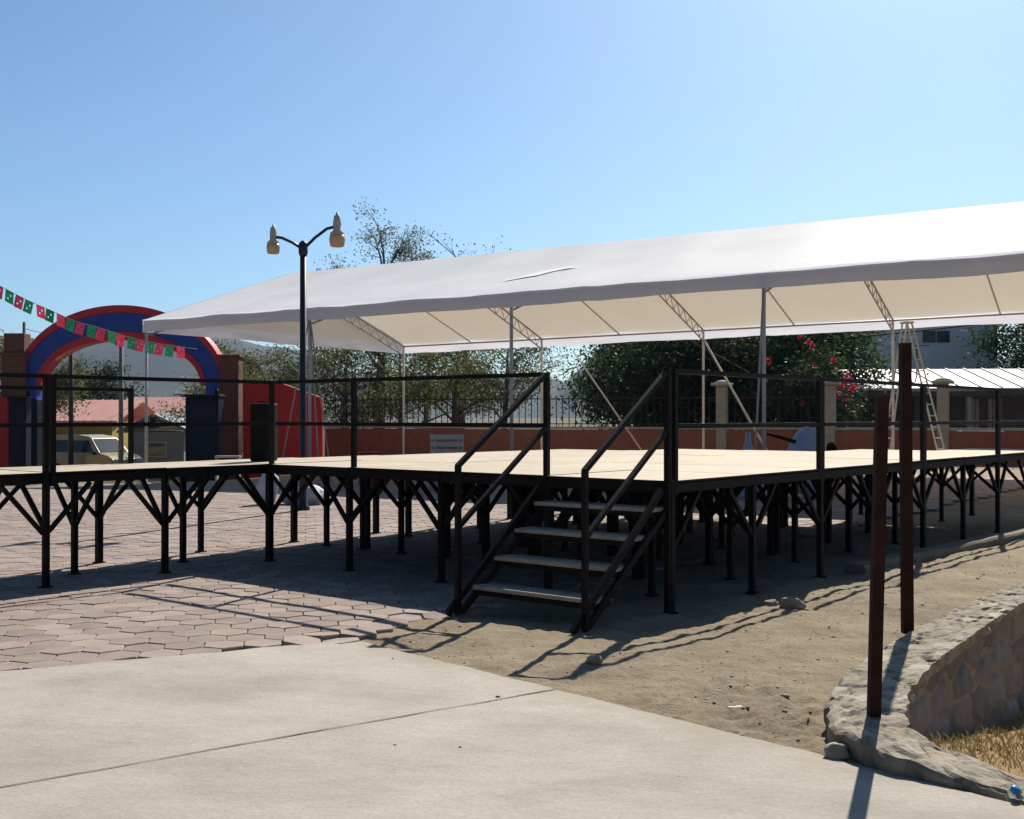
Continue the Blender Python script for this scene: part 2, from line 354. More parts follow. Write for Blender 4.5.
# paving: right border runs under the stage, ragged
def paver_limit(y):                        # x beyond which there are no pavers
    return -1.12 + (y - 7.75) * .62 if y < 9 else -.35 + (y - 9) * .72
def ground_z(x, y):
    z = slope(x, y); low = False
    if y < 30 and x > 0:
        d = wall_side(x, y)
        low = d > 0
        if d > 0: z -= (.06 + .58 * sstep(4.7, 8.6, y)) * sstep(0, .1, d)
    if y < 16 and not low:
        k = sstep(-.6, .3, x - paver_limit(y)) if y > 0 else 1
        z += (-.035 if k > 0 else -.014) + .035 * k * noise.noise((x * .9, y * .9, 3)) + .02 * k * noise.noise((x * 3.1, y * 3.1, 7)) + .012 * k * noise.noise((x * 9, y * 9, 1)) + .02 * k
        cl_ = k * max(0, 1 - math.hypot(x - 1.25, y - 5.75) / 1.25) if y < 8 else 0
        z += .04 * cl_ * noise.noise((x * 14, y * 14, 2)) + .03 * cl_ * abs(noise.noise((x * 6, y * 6, 5))) + .006 * k * noise.noise((x * 20, y * 20, 4))
        if y < 8.2 and in_poly(x, y, SLAB): z = min(z - .03, -.03)
    elif not low: z -= .04
    if low and y < 16: z += .04 * noise.noise((x * 1.5, y * 1.5, 2))
    return z
def axis(spec):
    out = []
    for a, b, n in spec: out += list(np.linspace(a, b, n, endpoint=False))
    out.append(spec[-1][1]); return out
xs = axis([(-1900, -60, 20), (-60, -12, 16), (-12, -2, 25), (-2, 5.2, 210), (5.2, 9, 30), (9, 30, 18), (30, 1900, 24)])
ys = axis([(-50, -2, 6), (-2, 3.5, 10), (3.5, 10.5, 205), (10.5, 16, 40), (16, 50, 34), (50, 120, 14), (120, 1900, 24)])
gv = [(x, y, ground_z(x, y)) for y in ys for x in xs]; nx = len(xs)
gf = [(j * nx + i, j * nx + i + 1, (j + 1) * nx + i + 1, (j + 1) * nx + i) for j in range(len(ys) - 1) for i in range(nx - 1)]
g = MB(); g.add(gv, gf, True)
def gtint(f):
    x = sum(gv[i][0] for i in f) / 4; y = sum(gv[i][1] for i in f) / 4
    if y < 30 and x > 0 and wall_side(x, y) > .05: return (1.12, .92, .62)
    if y > 46: return (.42, .45, .36)
    if y > 19: return (.95, .93, .92)
    return (1, 1, 1.001)
g.t = [gtint(f) for f in g.f]
tag(g.build('ground', M['dirt'], recalc=False), kind='structure')

# concrete pavement with a broken edge
slabpts = []
for i in range(len(SLAB)):
    a = Vector((*SLAB[i], 0)); b = Vector((*SLAB[(i + 1) % len(SLAB)], 0)); L_ = (b - a).length
    rough = i in (0, 1, 6); n = max(1, int(L_ / .07)) if rough else 1
    for k in range(n):
        p = a.lerp(b, k / n); q = .012 if i == 0 else .02
        if rough and k: p += Vector((noise.noise(p * 4), noise.noise(p * 4 + Vector((9, 9, 0))), 0)) * q * 1.6 + Vector((rnd.uniform(-1, 1), rnd.uniform(-1, 1), 0)) * q * .3
        slabpts.append((p.x, p.y))
b = MB(); b.prism(slabpts, -.14, 0.004)
ob = b.build('pavement', M['slab']); tag(ob, kind='structure')
# expansion joint, a thin irregular dirt line on the slab
jm = MB(); A_ = Vector((-2.06, 4.645, 0)); B_ = Vector((.24, 6.31, 0)); A2 = A_ + (A_ - B_) * 1.2
jp = [A2.lerp(B_, k / 160) for k in range(161)]; dirn = (B_ - A_).normalized(); nn = Vector((-dirn.y, dirn.x, 0))
lv = []; wd = []
for k, p in enumerate(jp):
    o_ = noise.noise(p * 3) * .012 + noise.noise(p * 14) * .005; w_ = .005 + .005 * (noise.noise(p * 6 + Vector((4, 4, 4))) + .4)
    w_ = max(w_ * .7, .002); lv += [p + nn * (o_ - w_) + Vector((0, 0, .008)), p + nn * (o_ + w_) + Vector((0, 0, .008))]
jm.add(lv, [(2 * k, 2 * k + 1, 2 * k + 3, 2 * k + 2) for k in range(160)])
tag(jm.build('pavement_joint', M['joint']), kind='structure')

# hexagonal pavers, each with a chamfer and its own height, tilt and tint
pv = MB(); r_ = random.Random(3); HR = .146; wx = HR * math.sqrt(3)
ang = R(10); ca, sa = math.cos(ang), math.sin(ang)
sub = MB()
for j in range(-50, 200):
    for i in range(-140, 70):
        lx = (i + .5 * (j % 2)) * wx; ly = j * 1.5 * HR
        x = -2 + lx * ca - ly * sa; y = 6 + lx * sa + ly * ca
        if y < 2.2 or y > 30 or x < -16 - .35 * max(0, y - 18): continue
        lim = paver_limit(y) + .12 * math.sin(y * 2.1) + .1
        if x > lim: continue
        if in_poly(x, y, [(px_, py_) for px_, py_ in SLAB]): continue
        near = y < 13
        edge = x > lim - .3
        dz = r_.uniform(-.0035, .0035) + (r_.uniform(-.02, .018) if edge and y < 9.5 else 0)
        tx, ty = r_.gauss(0, .007), r_.gauss(0, .007)
        if edge and y < 9.5: tx += r_.gauss(0, .05); ty += r_.gauss(0, .05)
        k = r_.uniform(.8, 1.12); pv.tint = (k, k * r_.uniform(.95, 1.02), k * r_.uniform(.93, 1.03))
        a0 = ang + math.pi / 6 + r_.gauss(0, .02)
        vs = []
        for rr, zz in ((HR * .975, -.06), (HR * .975, -.006), (HR * .935, 0)):
            for q in range(6):
                a = a0 + q * math.pi / 3; dx, dy = rr * math.cos(a), rr * math.sin(a)
                vs.append((x + dx, y + dy, slope(x, y) + dz + zz + tx * dx + ty * dy))
        fs = [tuple(range(12, 18))]
        for q in range(6):
            n_ = (q + 1) % 6; fs += [(6 + q, 6 + n_, 12 + n_, 12 + q), (q, n_, 6 + n_, 6 + q)]
        pv.add(vs, fs)
tag(pv.build('path', M['paver'], recalc=False), kind='structure')

# low concrete kerb just past the right face of the stage
kb = MB(); kp = catmull([(3.3, 11.1, 0), (4.25, 12.15, 0), (6.45, 14.5, 0), (10, 18.2, 0), (16, 24, 0)], .25)
sec = [(-.11, -.1), (-.11, .075), (-.09, .1), (.09, .1), (.11, .075), (.11, -.1)]
vs = []; 
for i, p in enumerate(kp):
    t = kp[min(i + 1, len(kp) - 1)] - kp[max(i - 1, 0)]; t = Vector((t[0], t[1], 0)).normalized(); nrm = Vector((t.y, -t.x, 0))
    for a, z in sec: vs.append(Vector((p[0], p[1], 0)) + nrm * a + Vector((0, 0, z - .03 + slope(p[0], p[1]) + .012 * noise.noise((p[0] * 2, p[1] * 2, z * 9)))))
n = len(sec); kb.add(vs, [(i * n + k, i * n + (k + 1) % n, (i + 1) * n + (k + 1) % n, (i + 1) * n + k) for i in range(len(kp) - 1) for k in range(n)] + [tuple(range(n))])
tag(kb.build('kerb', M['kerb']), kind='structure')

# ------------------------------------------------------------------ stage (local x = outward to the right, y = away)
CX, CY = 1.225, 8.82; ROT = math.atan2(-.638, .770)
stage = thing('stage', 'black steel modular stage with cream plywood deck, pipe railings and a wing on the left', 'stage', (CX, CY, 0), ROT)
WM_S = wmat(stage)
DZ = 1.005
cols = [-6.1, -4.88, -3.66, -2.44, -1.22, 0]
rows_n = [5, 6, 6, 7, 8]; RS = 1.34; WS = 1.2; NW = 6
def drop(x, y): return -.03 * (-x / 6.1) * max(y, 0) / 8
mods = []
for c in range(5):
    for r in range(rows_n[c]): mods.append((cols[c], cols[c + 1], r * RS, (r + 1) * RS))
for r in range(NW): mods.append((cols[0], cols[1], -(r + 1) * WS, -r * WS))
rs = random.Random(5)
fr = MB()
for (x0, x1, y0, y1) in mods:
    p = MB(); k = rs.uniform(.93, 1.05); p.tint = (k, k * rs.uniform(.98, 1.01), k * rs.uniform(.94, 1.03))
    j = rs.uniform(-.003, .003); gq = .008
    z = DZ + (drop(x0, y0) + drop(x1, y1)) / 2 + j
    p.box(((x0 + x1) / 2, (y0 + y1) / 2, z - .009), (x1 - x0 - gq, y1 - y0 - gq, .018))
    dp = p.build('deck_panel', M['ply'], stage); dp.data.materials.append(M['steel'])
    for pl in dp.data.polygons:
        if pl.normal.z < .5: pl.material_index = 1      # painted underside and edges
    i = .03; zb = DZ - .06 + (drop(x0, y0) + drop(x1, y1)) / 2
    for a, bq in (((x0 + .005, y0 + i), (x1 - .005, y0 + i)), ((x0 + .005, y1 - i), (x1 - .005, y1 - i))):
        fr.beam((*a, zb), (*bq, zb), .05, .076)
    for a, bq in (((x0 + i, y0 + .06), (x0 + i, y1 - .06)), ((x1 - i, y0 + .06), (x1 - i, y1 - .06)), (((x0 + x1) / 2, y0 + .06), ((x0 + x1) / 2, y1 - .06))):
        fr.beam((*a, zb - .003), (*bq, zb - .003), .05, .07)
fr.build('deck_frame', M['steel'], stage)
# legs at the grid nodes, braces towards neighbouring modules
nodes = {}
for (x0, x1, y0, y1) in mods:
    for x, dx in ((x0, 1), (x1, -1)):
        for y, dy in ((y0, 1), (y1, -1)):
            nodes.setdefault((round(x, 2), round(y, 2)), set()).update([(dx, 0), (0, dy)])
for c in range(4):
    for r in range(1, 5): nodes[(round((cols[c] + cols[c + 1]) / 2, 2), round(r * RS, 2))] = {(0, 1), (0, -1)}
for r in range(0, 5): nodes[(round((cols[4] + cols[5]) / 2, 2), round((r + .5) * RS, 2))] = {(1, 0), (-1, 0)}
for r in range(1, 4): nodes[(-5.49, round(-(r - .5) * WS, 2))] = {(1, 0), (-1, 0)}
def stage_ground(x, y):
    p = WM_S @ Vector((x, y, 0)); return ground_z(p.x, p.y) if p.x > paver_limit(p.y) else slope(p.x, p.y)
for (x, y), dirs in nodes.items():
    lx = x - .028 if x == 0 else (x + .028 if x == cols[0] else x)
    if x == cols[1] and y < 0: lx = x - .028
    ly = y + .028 if y == 0 else y
    if abs(y + NW * WS) < .01: ly = y + .03
    w_ = rs.choice([.05, .05, .06])
    l = MB(); gz = stage_ground(lx, ly); zt = DZ - .098 + drop(x, max(y, 0))
    l.beam((lx, ly, gz + .012), (lx, ly, zt), w_)
    l.box((lx, ly, gz + .005), (.09, .09, .014))
    if -6 < x < -.1 and 0 < y < 7 and len(dirs) == 4 and rs.random() < .8:
        l.beam((lx + .075, ly, gz + .012), (lx + .075, ly, zt), .05)
    leg = l.build('leg', M['steel'], stage)
    for dx, dy in sorted(dirs):
        q = MB(); zl = rs.uniform(.46, .52); e = .025
        q.beam((lx + dx * e, ly + dy * e, zl), (lx + dx * .42, ly + dy * .42, zt - .01 - (zl - .49)), .035, .035, up=(0, 0, 1))
        q.build('brace', M['steel'], leg)
# railings
RT = .86; RM = .435
def railing(p0, p1, posts, top=RT, mid=RM, base=DZ):
    r = thing_part('railing', stage)
    d = Vector((p1[0] - p0[0], p1[1] - p0[1], 0))
    for t in posts:
        q = MB(); x, y = p0[0] + d.x * t, p0[1] + d.y * t; zb = base + drop(x, y)
        q.beam((x, y, zb - .12), (x, y, zb + top), .042)
        q.build('railing_post', M['steel'], r)
    for h in ([top, mid] if mid else [top]):
        q = MB(); n_ = d.normalized() * .022
        a = (p0[0] + n_.x, p0[1] + n_.y); c_ = (p1[0] - n_.x, p1[1] - n_.y)
        q.beam((*a, base + drop(*p0) + h - .018), (*c_, base + drop(*p1) + h - .018), .036)
        q.build('rail', M['steel'], r)
    return r
def thing_part(name, parent):
    o = bpy.data.objects.new(name, None); C.objects.link(o); o.parent = parent; o.empty_display_size = .2
    WM[o.name] = wmat(parent); return o
ix = cols[1] + .03
railing((ix, -2.4 + .03), (ix, .03), [0, 1])
railing((ix, -4.8 + .02), (ix, -2.4 - .035), [0, 1])
railing((ix + .06, .03), (-1.24, .03), [.335, 1])
o_ = .024
railing((-.024, .075), (-.024, 2.68 - o_), [0, 1]); railing((-.024, 2.68 + .03), (-.024, 5.36 - o_), [0, 1])
railing((-.024, 5.36 + .03), (-.024, 8.04 - o_), [0, 1]); railing((-.024, 8.04 + .03), (-.024, 10.69), [0, 1])
railing((cols[0] + .03, -4.8), (cols[0] + .03, -.84), [0, .5, 1], top=.785, mid=None)

# ------------------------------------------------------------------ stairs (same local frame)
st = thing('staircase', 'open black metal staircase with four wooden treads and double handrails up to the stage', 'stairs', (CX, CY, 0), ROT)
SX0, SX1 = -1.22, -.03
for k in range(4):
    z = .8 - .2 * k; r0 = .2 + .25 * k
    b = MB(); b.bbox(((SX0 + SX1) / 2, -(r0 - .115), z - .015), (SX1 - SX0 - .05, .23, .03), .004); tr_ = b.build('tread', M['tread'], st)
    b = MB(); b.beam((SX0 + .03, -r0 + .012, z - .052), (SX1 - .03, -r0 + .012, z - .052), .03, .035); b.beam((SX0 + .03, -r0 + .2, z - .052), (SX1 - .03, -r0 + .2, z - .052), .03, .035)
    b.build('tread_support', M['steel'], tr_)
gz = stage_ground(-.6, -1.2)
for x in (SX0 + .012, SX1 - .012):
    for o2 in (0, .16):
        b = MB(); b.beam((x, -.06 + o2 * .55 - .03, .93 - o2 * .9), (x, -1.22 + o2, gz + .02), .034, .05); b.build('stringer', M['steel'], st)
for x in (SX0, SX1):
    sx = .03 if x == SX0 else -.0
    b = MB(); b.beam((x, -1.09, gz), (x, -1.09, 1.12), .038); b.build('handrail_post', M['steel'], st)
    top = 1.86 if x == SX0 else 1.865
    b = MB(); b.beam((x, -.02, top - .02), (x, -1.10, 1.115), .036); b.build('handrail', M['steel'], st)
    b = MB(); b.beam((x, -.01, 1.40), (x, -1.08, .66), .034); b.build('handrail', M['steel'], st)
b = MB(); b.beam((SX1, -.012, gz), (SX1, -.012, 1.87), .045); b.build('handrail_post', M['steel'], st)

# ------------------------------------------------------------------ loudspeaker on the stage
p = at(264, 460.5, 12.6); p.z = DZ + .0
lo = thing('loudspeaker', 'black loudspeaker cabinet standing on the stage deck beside the red wall', 'loudspeaker', (p.x, p.y, DZ + .003), R(-12))
b = MB(); b.bbox((0, 0, .315), (.23, .24, .63), .02); b.build('cabinet', M['black'], lo)
b = MB(); b.bbox((0, -.123, .315), (.20, .012, .59), .005); b.build('grille', M['grille'], lo)
b = MB(); b.tube([(-.06, 0, .628), (-.06, 0, .645), (.06, 0, .645), (.06, 0, .628)], .008, 6); b.build('handle', M['black'], lo)

# ------------------------------------------------------------------ tent
TE = Vector((.867, -.498, 0)).normalized(); TN = Vector((.498, .867, 0)).normalized()
FL = Vector((-10.04, 31.35, 0)); SP = 5.764; WD = 12.2; ZB, ZT, ZR = 3.77, 4.11, 6.05; NB = 5
tent = thing('marquee', 'long white gabled marquee on slim white poles behind the stage', 'marquee', (FL.x, FL.y, slope(FL.x, FL.y)), 0)
def TP(a, n_, z): v = FL + TE * a + TN * n_; return Vector((v.x, v.y, z + (.014 * a if z > 3 else 0)))
LEN = SP * NB
# roof membrane with sag between trusses
def eave_n(L_): return .045 * noise.noise((L_ * .5, 2, 2)) + .02 * noise.noise((L_ * 1.7, 5, 2))
rf = MB(); NA = NB * 16; NN = 28
for sgn in (0, 1):
    vs = []
    for i in range(NA + 1):
        a = LEN * i / NA
        for j in range(NN // 2 + 1):
            t = j / (NN // 2); n_ = WD / 2 * t if sgn == 0 else WD - WD / 2 * t
            s_ = abs(math.sin(math.pi * a / SP * 2)); z = ZT + (ZR - ZT) * t + eave_n(a) * (1 - t) - .10 * s_ * math.sin(math.pi * t) - .025 * (s_ if t < .01 else 0)
            z += .02 * noise.noise((a * .8, n_ * .8, 5)) * math.sin(math.pi * t)
            vs.append(TP(a, n_, z))
    w_ = NN // 2 + 1
    rf.add(vs, [(i * w_ + j, (i + 1) * w_ + j, (i + 1) * w_ + j + 1, i * w_ + j + 1) for i in range(NA) for j in range(w_ - 1)], True)
rf.build('roof_canvas', M['canvas'], tent, True)
def cloth_strip(p0, p1, zt, zb, n_=90, wav=.02, top=None):
    m_ = MB(); vs = []; d = (p1 - p0).normalized(); q = Vector((-d.y, d.x, 0)).normalized()
    for i in range(n_ + 1):
        p = p0.lerp(p1, i / n_); L_ = (p1 - p0).length * i / n_
        for k in range(6):
            z = zt + (zb - zt) * k / 5 + (eave_n(L_) if n_ > 50 else 0)
            o2 = wav * (k / 5) * noise.noise((L_ * 1.1, k * .3, p0.x)) * 2
            zz = z + (.05 * noise.noise((L_ * .35, 3, p0.y)) * (k / 5))
            vs.append(Vector((p.x, p.y, zz + p.z - 9)) + q * o2)
    m_.add(vs, [(i * 6 + k, (i + 1) * 6 + k, (i + 1) * 6 + k + 1, i * 6 + k + 1) for i in range(n_) for k in range(5)], True)
    return m_
e = .02
for n_ in (-e, WD + e):
    cloth_strip(TP(0, n_, 9) , TP(LEN, n_, 9), ZT + .01, ZB).build('valance', M['valance'], tent, True)
for a in (-e, LEN + e):
    cloth_strip(TP(a, 0, 9), TP(a, WD, 9), ZT + .01, ZB, 40).build('valance', M['valance'], tent, True)
    gm_ = MB(); gm_.add([TP(a, 0, ZT + .005), TP(a, WD, ZT + .005), TP(a, WD / 2, ZR)], [(0, 1, 2)]); gm_.build('gable_canvas', M['canvas'], tent, True)
for k in range(NB + 1):
    a = SP * k + (.06 if k == 0 else -.06 if k == NB else 0)
    for n_ in (.06, WD - .06):
        q = TP(a, n_, 0); m_ = MB(); m_.tube([(q.x, q.y, slope(q.x, q.y) + .02), (q.x, q.y, ZT - .06 + .014 * a)], .04, 10); m_.box((q.x, q.y, slope(q.x, q.y) + .01), (.2, .2, .02)); m_.build('pole', M['white_steel'], tent, True)
    m_ = MB()
    for sgn in (0, 1):
        f_ = (lambda t: WD / 2 * t) if sgn == 0 else (lambda t: WD - WD / 2 * t)
        m_.tube([TP(a, f_(.01), ZT - .08), TP(a, f_(1), ZR - .12)], .028, 6)
        m_.tube([TP(a, f_(.01), ZT - .42), TP(a, f_(1), ZR - .46)], .022, 6)
        for i in range(11):
            t0 = .02 + i * .088; t1 = t0 + .044
            zu = lambda t: ZT - .08 + (ZR - ZT - .04) * t
            m_.tube([TP(a, f_(t0), zu(t0)), TP(a, f_(t1), zu(t1) - .34)], .012, 5); m_.tube([TP(a, f_(t1), zu(t1) - .34), TP(a, f_(t0 + .088), zu(t0 + .088))], .012, 5)
    m_.build('truss', M['cream_frame'], tent, True)
    if k < NB:
        m_ = MB(); am = a + SP / 2
        m_.tube([TP(am, .06, ZT - .07), TP(am, WD / 2, ZR - .12), TP(am, WD - .06, ZT - .07)], .024, 6); m_.build('rafter', M['cream_frame'], tent, True)
for n_ in (.06, WD - .06):
    m_ = MB(); m_.tube([TP(.05, n_, ZT - .09), TP(LEN - .05, n_, ZT - .09)], .03, 6); m_.build('eave_beam', M['cream_frame'], tent, True)
m_ = MB(); m_.tube([TP(.05, WD / 2, ZR - .09), TP(LEN - .05, WD / 2, ZR - .09)], .03, 6); m_.build('ridge_beam', M['cream_frame'], tent, True)
# bright white patch: light caught by a roof tear, put into its colour
m_ = MB(); pa = SP * 1.77; pts_ = []
for i in range(7):
    for j in range(4):
        t = .30 + .12 * j / 3; n_ = WD / 2 * t
        aa = pa + .17 * i + .25 * j; sg = abs(math.sin(math.pi * aa / SP * 2))
        pts_.append(TP(aa, n_, ZT + (ZR - ZT) * t + eave_n(aa) * (1 - t) - .10 * sg * math.sin(math.pi * t) + .02 * noise.noise((aa * .8, n_ * .8, 5)) * math.sin(math.pi * t) + .022))
m_.add(pts_, [(i * 4 + j, (i + 1) * 4 + j, (i + 1) * 4 + j + 1, i * 4 + j + 1) for i in range(6) for j in range(3)], True)
m_.build('roof_glare_patch', M['patch'], tent, True)
# guy ropes of the tent: parts
def rope(a, b_, rad=.012, mt='rope'):
    m_ = MB(); m_.tube([a, b_], rad, 5); m_.build('guy_rope', M[mt], tent, True)
f1 = TP(SP, .06, ZT - .2); gp = lambda px, py, Y: at(px, py, Y)
def gnd(px, Y): q = at(px, 0, Y); return Vector((q.x, q.y, slope(q.x, Y)))
rope(f1, gnd(278, 26.5), .02); rope(f1, gnd(320, 25.8), .018); rope(f1, gnd(332, 26.0), .018)
f3 = TP(SP * 3, .06, ZT - .2); r2 = TP(SP * 2, WD - .06, ZT - .35); r1 = TP(SP, WD - .06, ZT - .3)
rope(f3, gnd(753, 21.2), .022); rope(r2, gnd(776, 34), .035)
rope(TP(SP * 1.0 + 1.2, WD - .06, ZT - .55), gnd(652, 35), .028)

# A-frame ladder at the rear pole
ld = thing('ladder', 'tall white A-frame ladder standing under the marquee beside the rear pole', 'ladder', (*gnd(915, 30.5),), R(8))
for sx in (-1, 1):
    q = MB()
    topz = 3.95; hb = .88
    for sy in (-1, 1):
        q.beam((sx * hb + .0, sy * .21, .02), (sx * .07 - .22, sy * .12, topz), .045, .03)
    q.build('ladder_side', M['white_steel'], ld)
    for k in range(1, 13):
        t = k / 13.2; x = sx * hb + (sx * .07 - .22 - sx * hb) * t; wy = .21 - .09 * t
        q = MB(); q.beam((x, -wy, .02 + (topz - .02) * t), (x, wy, .02 + (topz - .02) * t), .03, .03); q.build('rung', M['white_steel'], ld)
q = MB(); q.bbox((-.22, 0, topz + .02), (.26, .3, .05), .01); q.build('top_cap', M['white_steel'], ld)

# ------------------------------------------------------------------ street lamp
Lp = gnd(303, 18.4)
lamp = thing('street_lamp', 'dark double-armed street lamp with two cream lanterns in front of the marquee', 'street lamp', Lp, 0)
jz = EYE + (HOR - 248) / F * 18.4 - Lp.z
q = MB(); q.lathe([(.11, 0), (.11, .05), (.075, .08), (.055, .5), (.05, jz - .05)], n=12); q.build('pole', M['lamp_steel'], lamp)
q = MB(); q.lathe([(.06, jz - .12), (.075, jz - .08), (.075, jz + .06), (.05, jz + .10), (.02, jz + .12)], n=12); q.build('pole_cap', M['lamp_steel'], lamp)
px2m = 18.4 / F
for sgn, ex, tipy, sc in ((-1, -30, 237, .88), (1, 34, 227, 1.04)):
    zt = EYE + (HOR - tipy) * px2m - Lp.z; X = ex * px2m
    q = MB(); q.tube([(0, 0, jz - .02), (X * .35, 0, jz + (zt - jz) * .5), (X * .7, 0, jz + (zt - jz) * .93), (X * .88, 0, zt), (X * .98, 0, zt)], .024, 8)
    arm = q.build('arm', M['lamp_steel'], lamp)
    q = MB(); q.lathe([(.055 * sc, -.13 * sc), (.10 * sc, -.12 * sc), (.115 * sc, -.1 * sc), (.06 * sc, -.05 * sc), (.065 * sc, .06 * sc), (.05 * sc, .17 * sc), (.02 * sc, .19 * sc), (.02 * sc, .225 * sc)], (X, 0, zt), 14)
    q.build('lamp_housing', M['lamp_white'], arm)
    q = MB(); q.lathe([(.112 * sc, -.122 * sc), (.125 * sc, -.19 * sc), (.11 * sc, -.28 * sc), (.095 * sc, -.30 * sc)], (X, 0, zt), 14); q.build('lamp_glass', M['lamp_glass'], arm)

# ------------------------------------------------------------------ rusty posts on the wall
def post(px0, py0, px1, py1, Y, w_, zb, label):
    a = at(px0, py0, Y); c_ = at(px1, py1, Y); o = None
    root = thing('steel_post', label, 'post', (a.x, a.y, zb), 0, 'rusty posts on the stone wall')
    q = MB(); tilt = c_.x - a.x
    q.beam((0, 0, -.05), (tilt, .0, c_.z - zb), w_, w_, up=(0, 1, 0)); q.build('shaft', M['rust'], root)
    q = MB(); q.box((tilt, 0, c_.z - zb + .003), (w_ + .004, w_ + .004, .006)); q.build('end_plate', M['rust'], root)
post(873, 718, 882, 398, 5.38, .052, .11, 'shorter rusty steel post leaning on the near end of the stone wall')
post(907, 628, 905, 344, 7.62, .066, .115, 'taller rusty steel post standing upright farther along the stone wall')

# ------------------------------------------------------------------ stone retaining wall
HW = .165
rw = thing('retaining_wall', 'low curved stone retaining wall with rough mortar top beside the dry grass', 'wall', (2.0, 6.5, 0), 0)
vor = random.Random(11)
idx = [i for i in range(len(WP)) if WP[i][1] < 16.5 and WP[i][1] > 1.5]
pts = WP[idx]; tang = np.gradient(pts[:, :2], axis=0); tang /= np.linalg.norm(tang, axis=1)[:, None]
# smooth tangents
for _ in range(3): tang[1:-1] = (tang[:-2] + tang[1:-1] * 2 + tang[2:]); tang /= np.linalg.norm(tang, axis=1)[:, None]
nor = np.stack([-tang[:, 1], tang[:, 0]], 1)        # grass side
cum = np.concatenate([[0], np.cumsum(np.linalg.norm(np.diff(pts[:, :2], axis=0), axis=1))])
seeds = []
Lw = cum[-1]
for r in range(4):
    s_ = vor.uniform(0, .2)
    while s_ < Lw + .3:
        seeds.append((s_, -.60 + r * .21 + vor.uniform(-.05, .05), vor.uniform(.7, 1.3), vor.uniform(.92, 1.06))); s_ += vor.uniform(.3, .55)
SE = np.array(seeds)
def stone_at(s_, z):
    near = SE[np.abs(SE[:, 0] - s_) < 1.1]
    d = np.hypot((near[:, 0] - s_) * .55, (near[:, 1] - z)); o = np.argsort(d); return d[o[0]], d[o[1]], near[o[0]]
zz = np.linspace(0, 1, 44)
face = MB(); vs = []; tints = []
step = 1
for i in range(0, len(pts), step):
    for t in zz:
        zt = pts[i][2] - .025 + .02 * noise.noise((cum[i] * 3, 1, 1)); z = -.70 + (zt + .70) * t
        s_ = cum[i] + .03 * noise.noise((cum[i] * 6, z * 6, 0)); d1, d2, sd_ = stone_at(s_, z + .03 * noise.noise((cum[i] * 5, z * 5, 9)))
        g_ = min(1, (d2 - d1) / .06); bulge = .022 * g_ * g_ * (3 - 2 * g_) + .008 * noise.noise((cum[i] * 12, z * 12, 4))
        off = HW - .015 + .06 * (1 - t) + bulge
        vs.append((pts[i][0] + nor[i][0] * off, pts[i][1] + nor[i][1] * off, z))
        k = sd_[2]
        tints.append((k, k * sd_[3], k * sd_[3] ** 2) if g_ > .55 else (1.3, 1.24, 1.14))
nz = len(zz); ni = len(range(0, len(pts), step)); fs = []; ft = []
for i in range(ni - 1):
    for j in range(nz - 1):
        fs.append((i * nz + j, (i + 1) * nz + j, (i + 1) * nz + j + 1, i * nz + j + 1)); ft.append(tints[i * nz + j])
face.add(vs, fs, True); face.t = ft
face.build('stone_face', M['stone'], rw, True, recalc=False)
# cap: rough mortar and rubble top, flat shaded so that its broken edges stay crisp
cap = MB(); K = 26; vs = []; ct = []; cr_ = random.Random(77)
CS = np.array([(cr_.uniform(0, Lw), cr_.uniform(-.24, .24), cr_.uniform(-1, 1), cr_.uniform(.8, 1.18)) for _ in range(int(Lw / .028))])
tn_ = []; npf = K + 1
for i in range(len(pts)):
    hw_ = HW - .035 * sstep(5.1, 4.6, pts[i][1]) - .03 * sstep(7, 9, pts[i][1])
    near_c = CS[np.abs(CS[:, 0] - cum[i]) < .35]
    for k in range(K + 1):
        u_ = k / K
        if u_ < .12: o2, dz, edge = hw_ + .03, -.07 + .075 * u_ / .12, 1
        elif u_ > .84: o2, dz, edge = -hw_ - .006, -.26 * (u_ - .84) / .16, 1
        else: o2, dz, edge = hw_ + .03 - (2 * hw_ + .036) * (u_ - .12) / .72, .006, 0
        zoff = dz * 3 if edge else 0
        wob = .03 * noise.noise((cum[i] * 9, o2 * 12 + zoff, 1))
        d_ = np.hypot(near_c[:, 0] - cum[i] + wob, near_c[:, 1] - o2 - zoff * .6 + wob); j = int(np.argmin(d_)); d2_ = np.partition(d_, 1)[1]
        crack = max(0, 1 - (d2_ - d_[j]) / .018)
        h = .011 * near_c[j, 2] - .008 * crack + .006 * noise.noise((cum[i] * 22, o2 * 30, 3))
        o3 = o2 + (.016 * near_c[j, 2] + .012 * noise.noise((cum[i] * 6, zoff, 5))) * (1 if edge or abs(o2) > hw_ - .02 else .2)
        vs.append((pts[i][0] + nor[i][0] * o3, pts[i][1] + nor[i][1] * o3, pts[i][2] + dz + h * (1 if not edge or dz > -.02 else .2)))
        q = near_c[j, 3] * (1 - .3 * crack); v_ = noise.noise((cum[i] * 2.2, o2 * 3, 6)); q *= 1 + .25 * v_
        tn_.append((q, q * .985, q * .95) if near_c[j, 2] > -.2 else (q * .86, q * .82, q * .74))
fs = []
for i in range(len(pts) - 1):
    for k in range(K): fs.append((i * npf + k, (i + 1) * npf + k, (i + 1) * npf + k + 1, i * npf + k + 1)); ct.append(tn_[i * npf + k])
cap.add(vs, fs, False); cap.t = ct; cap.build('mortar_cap', M['mortar'], rw, True, recalc=False)

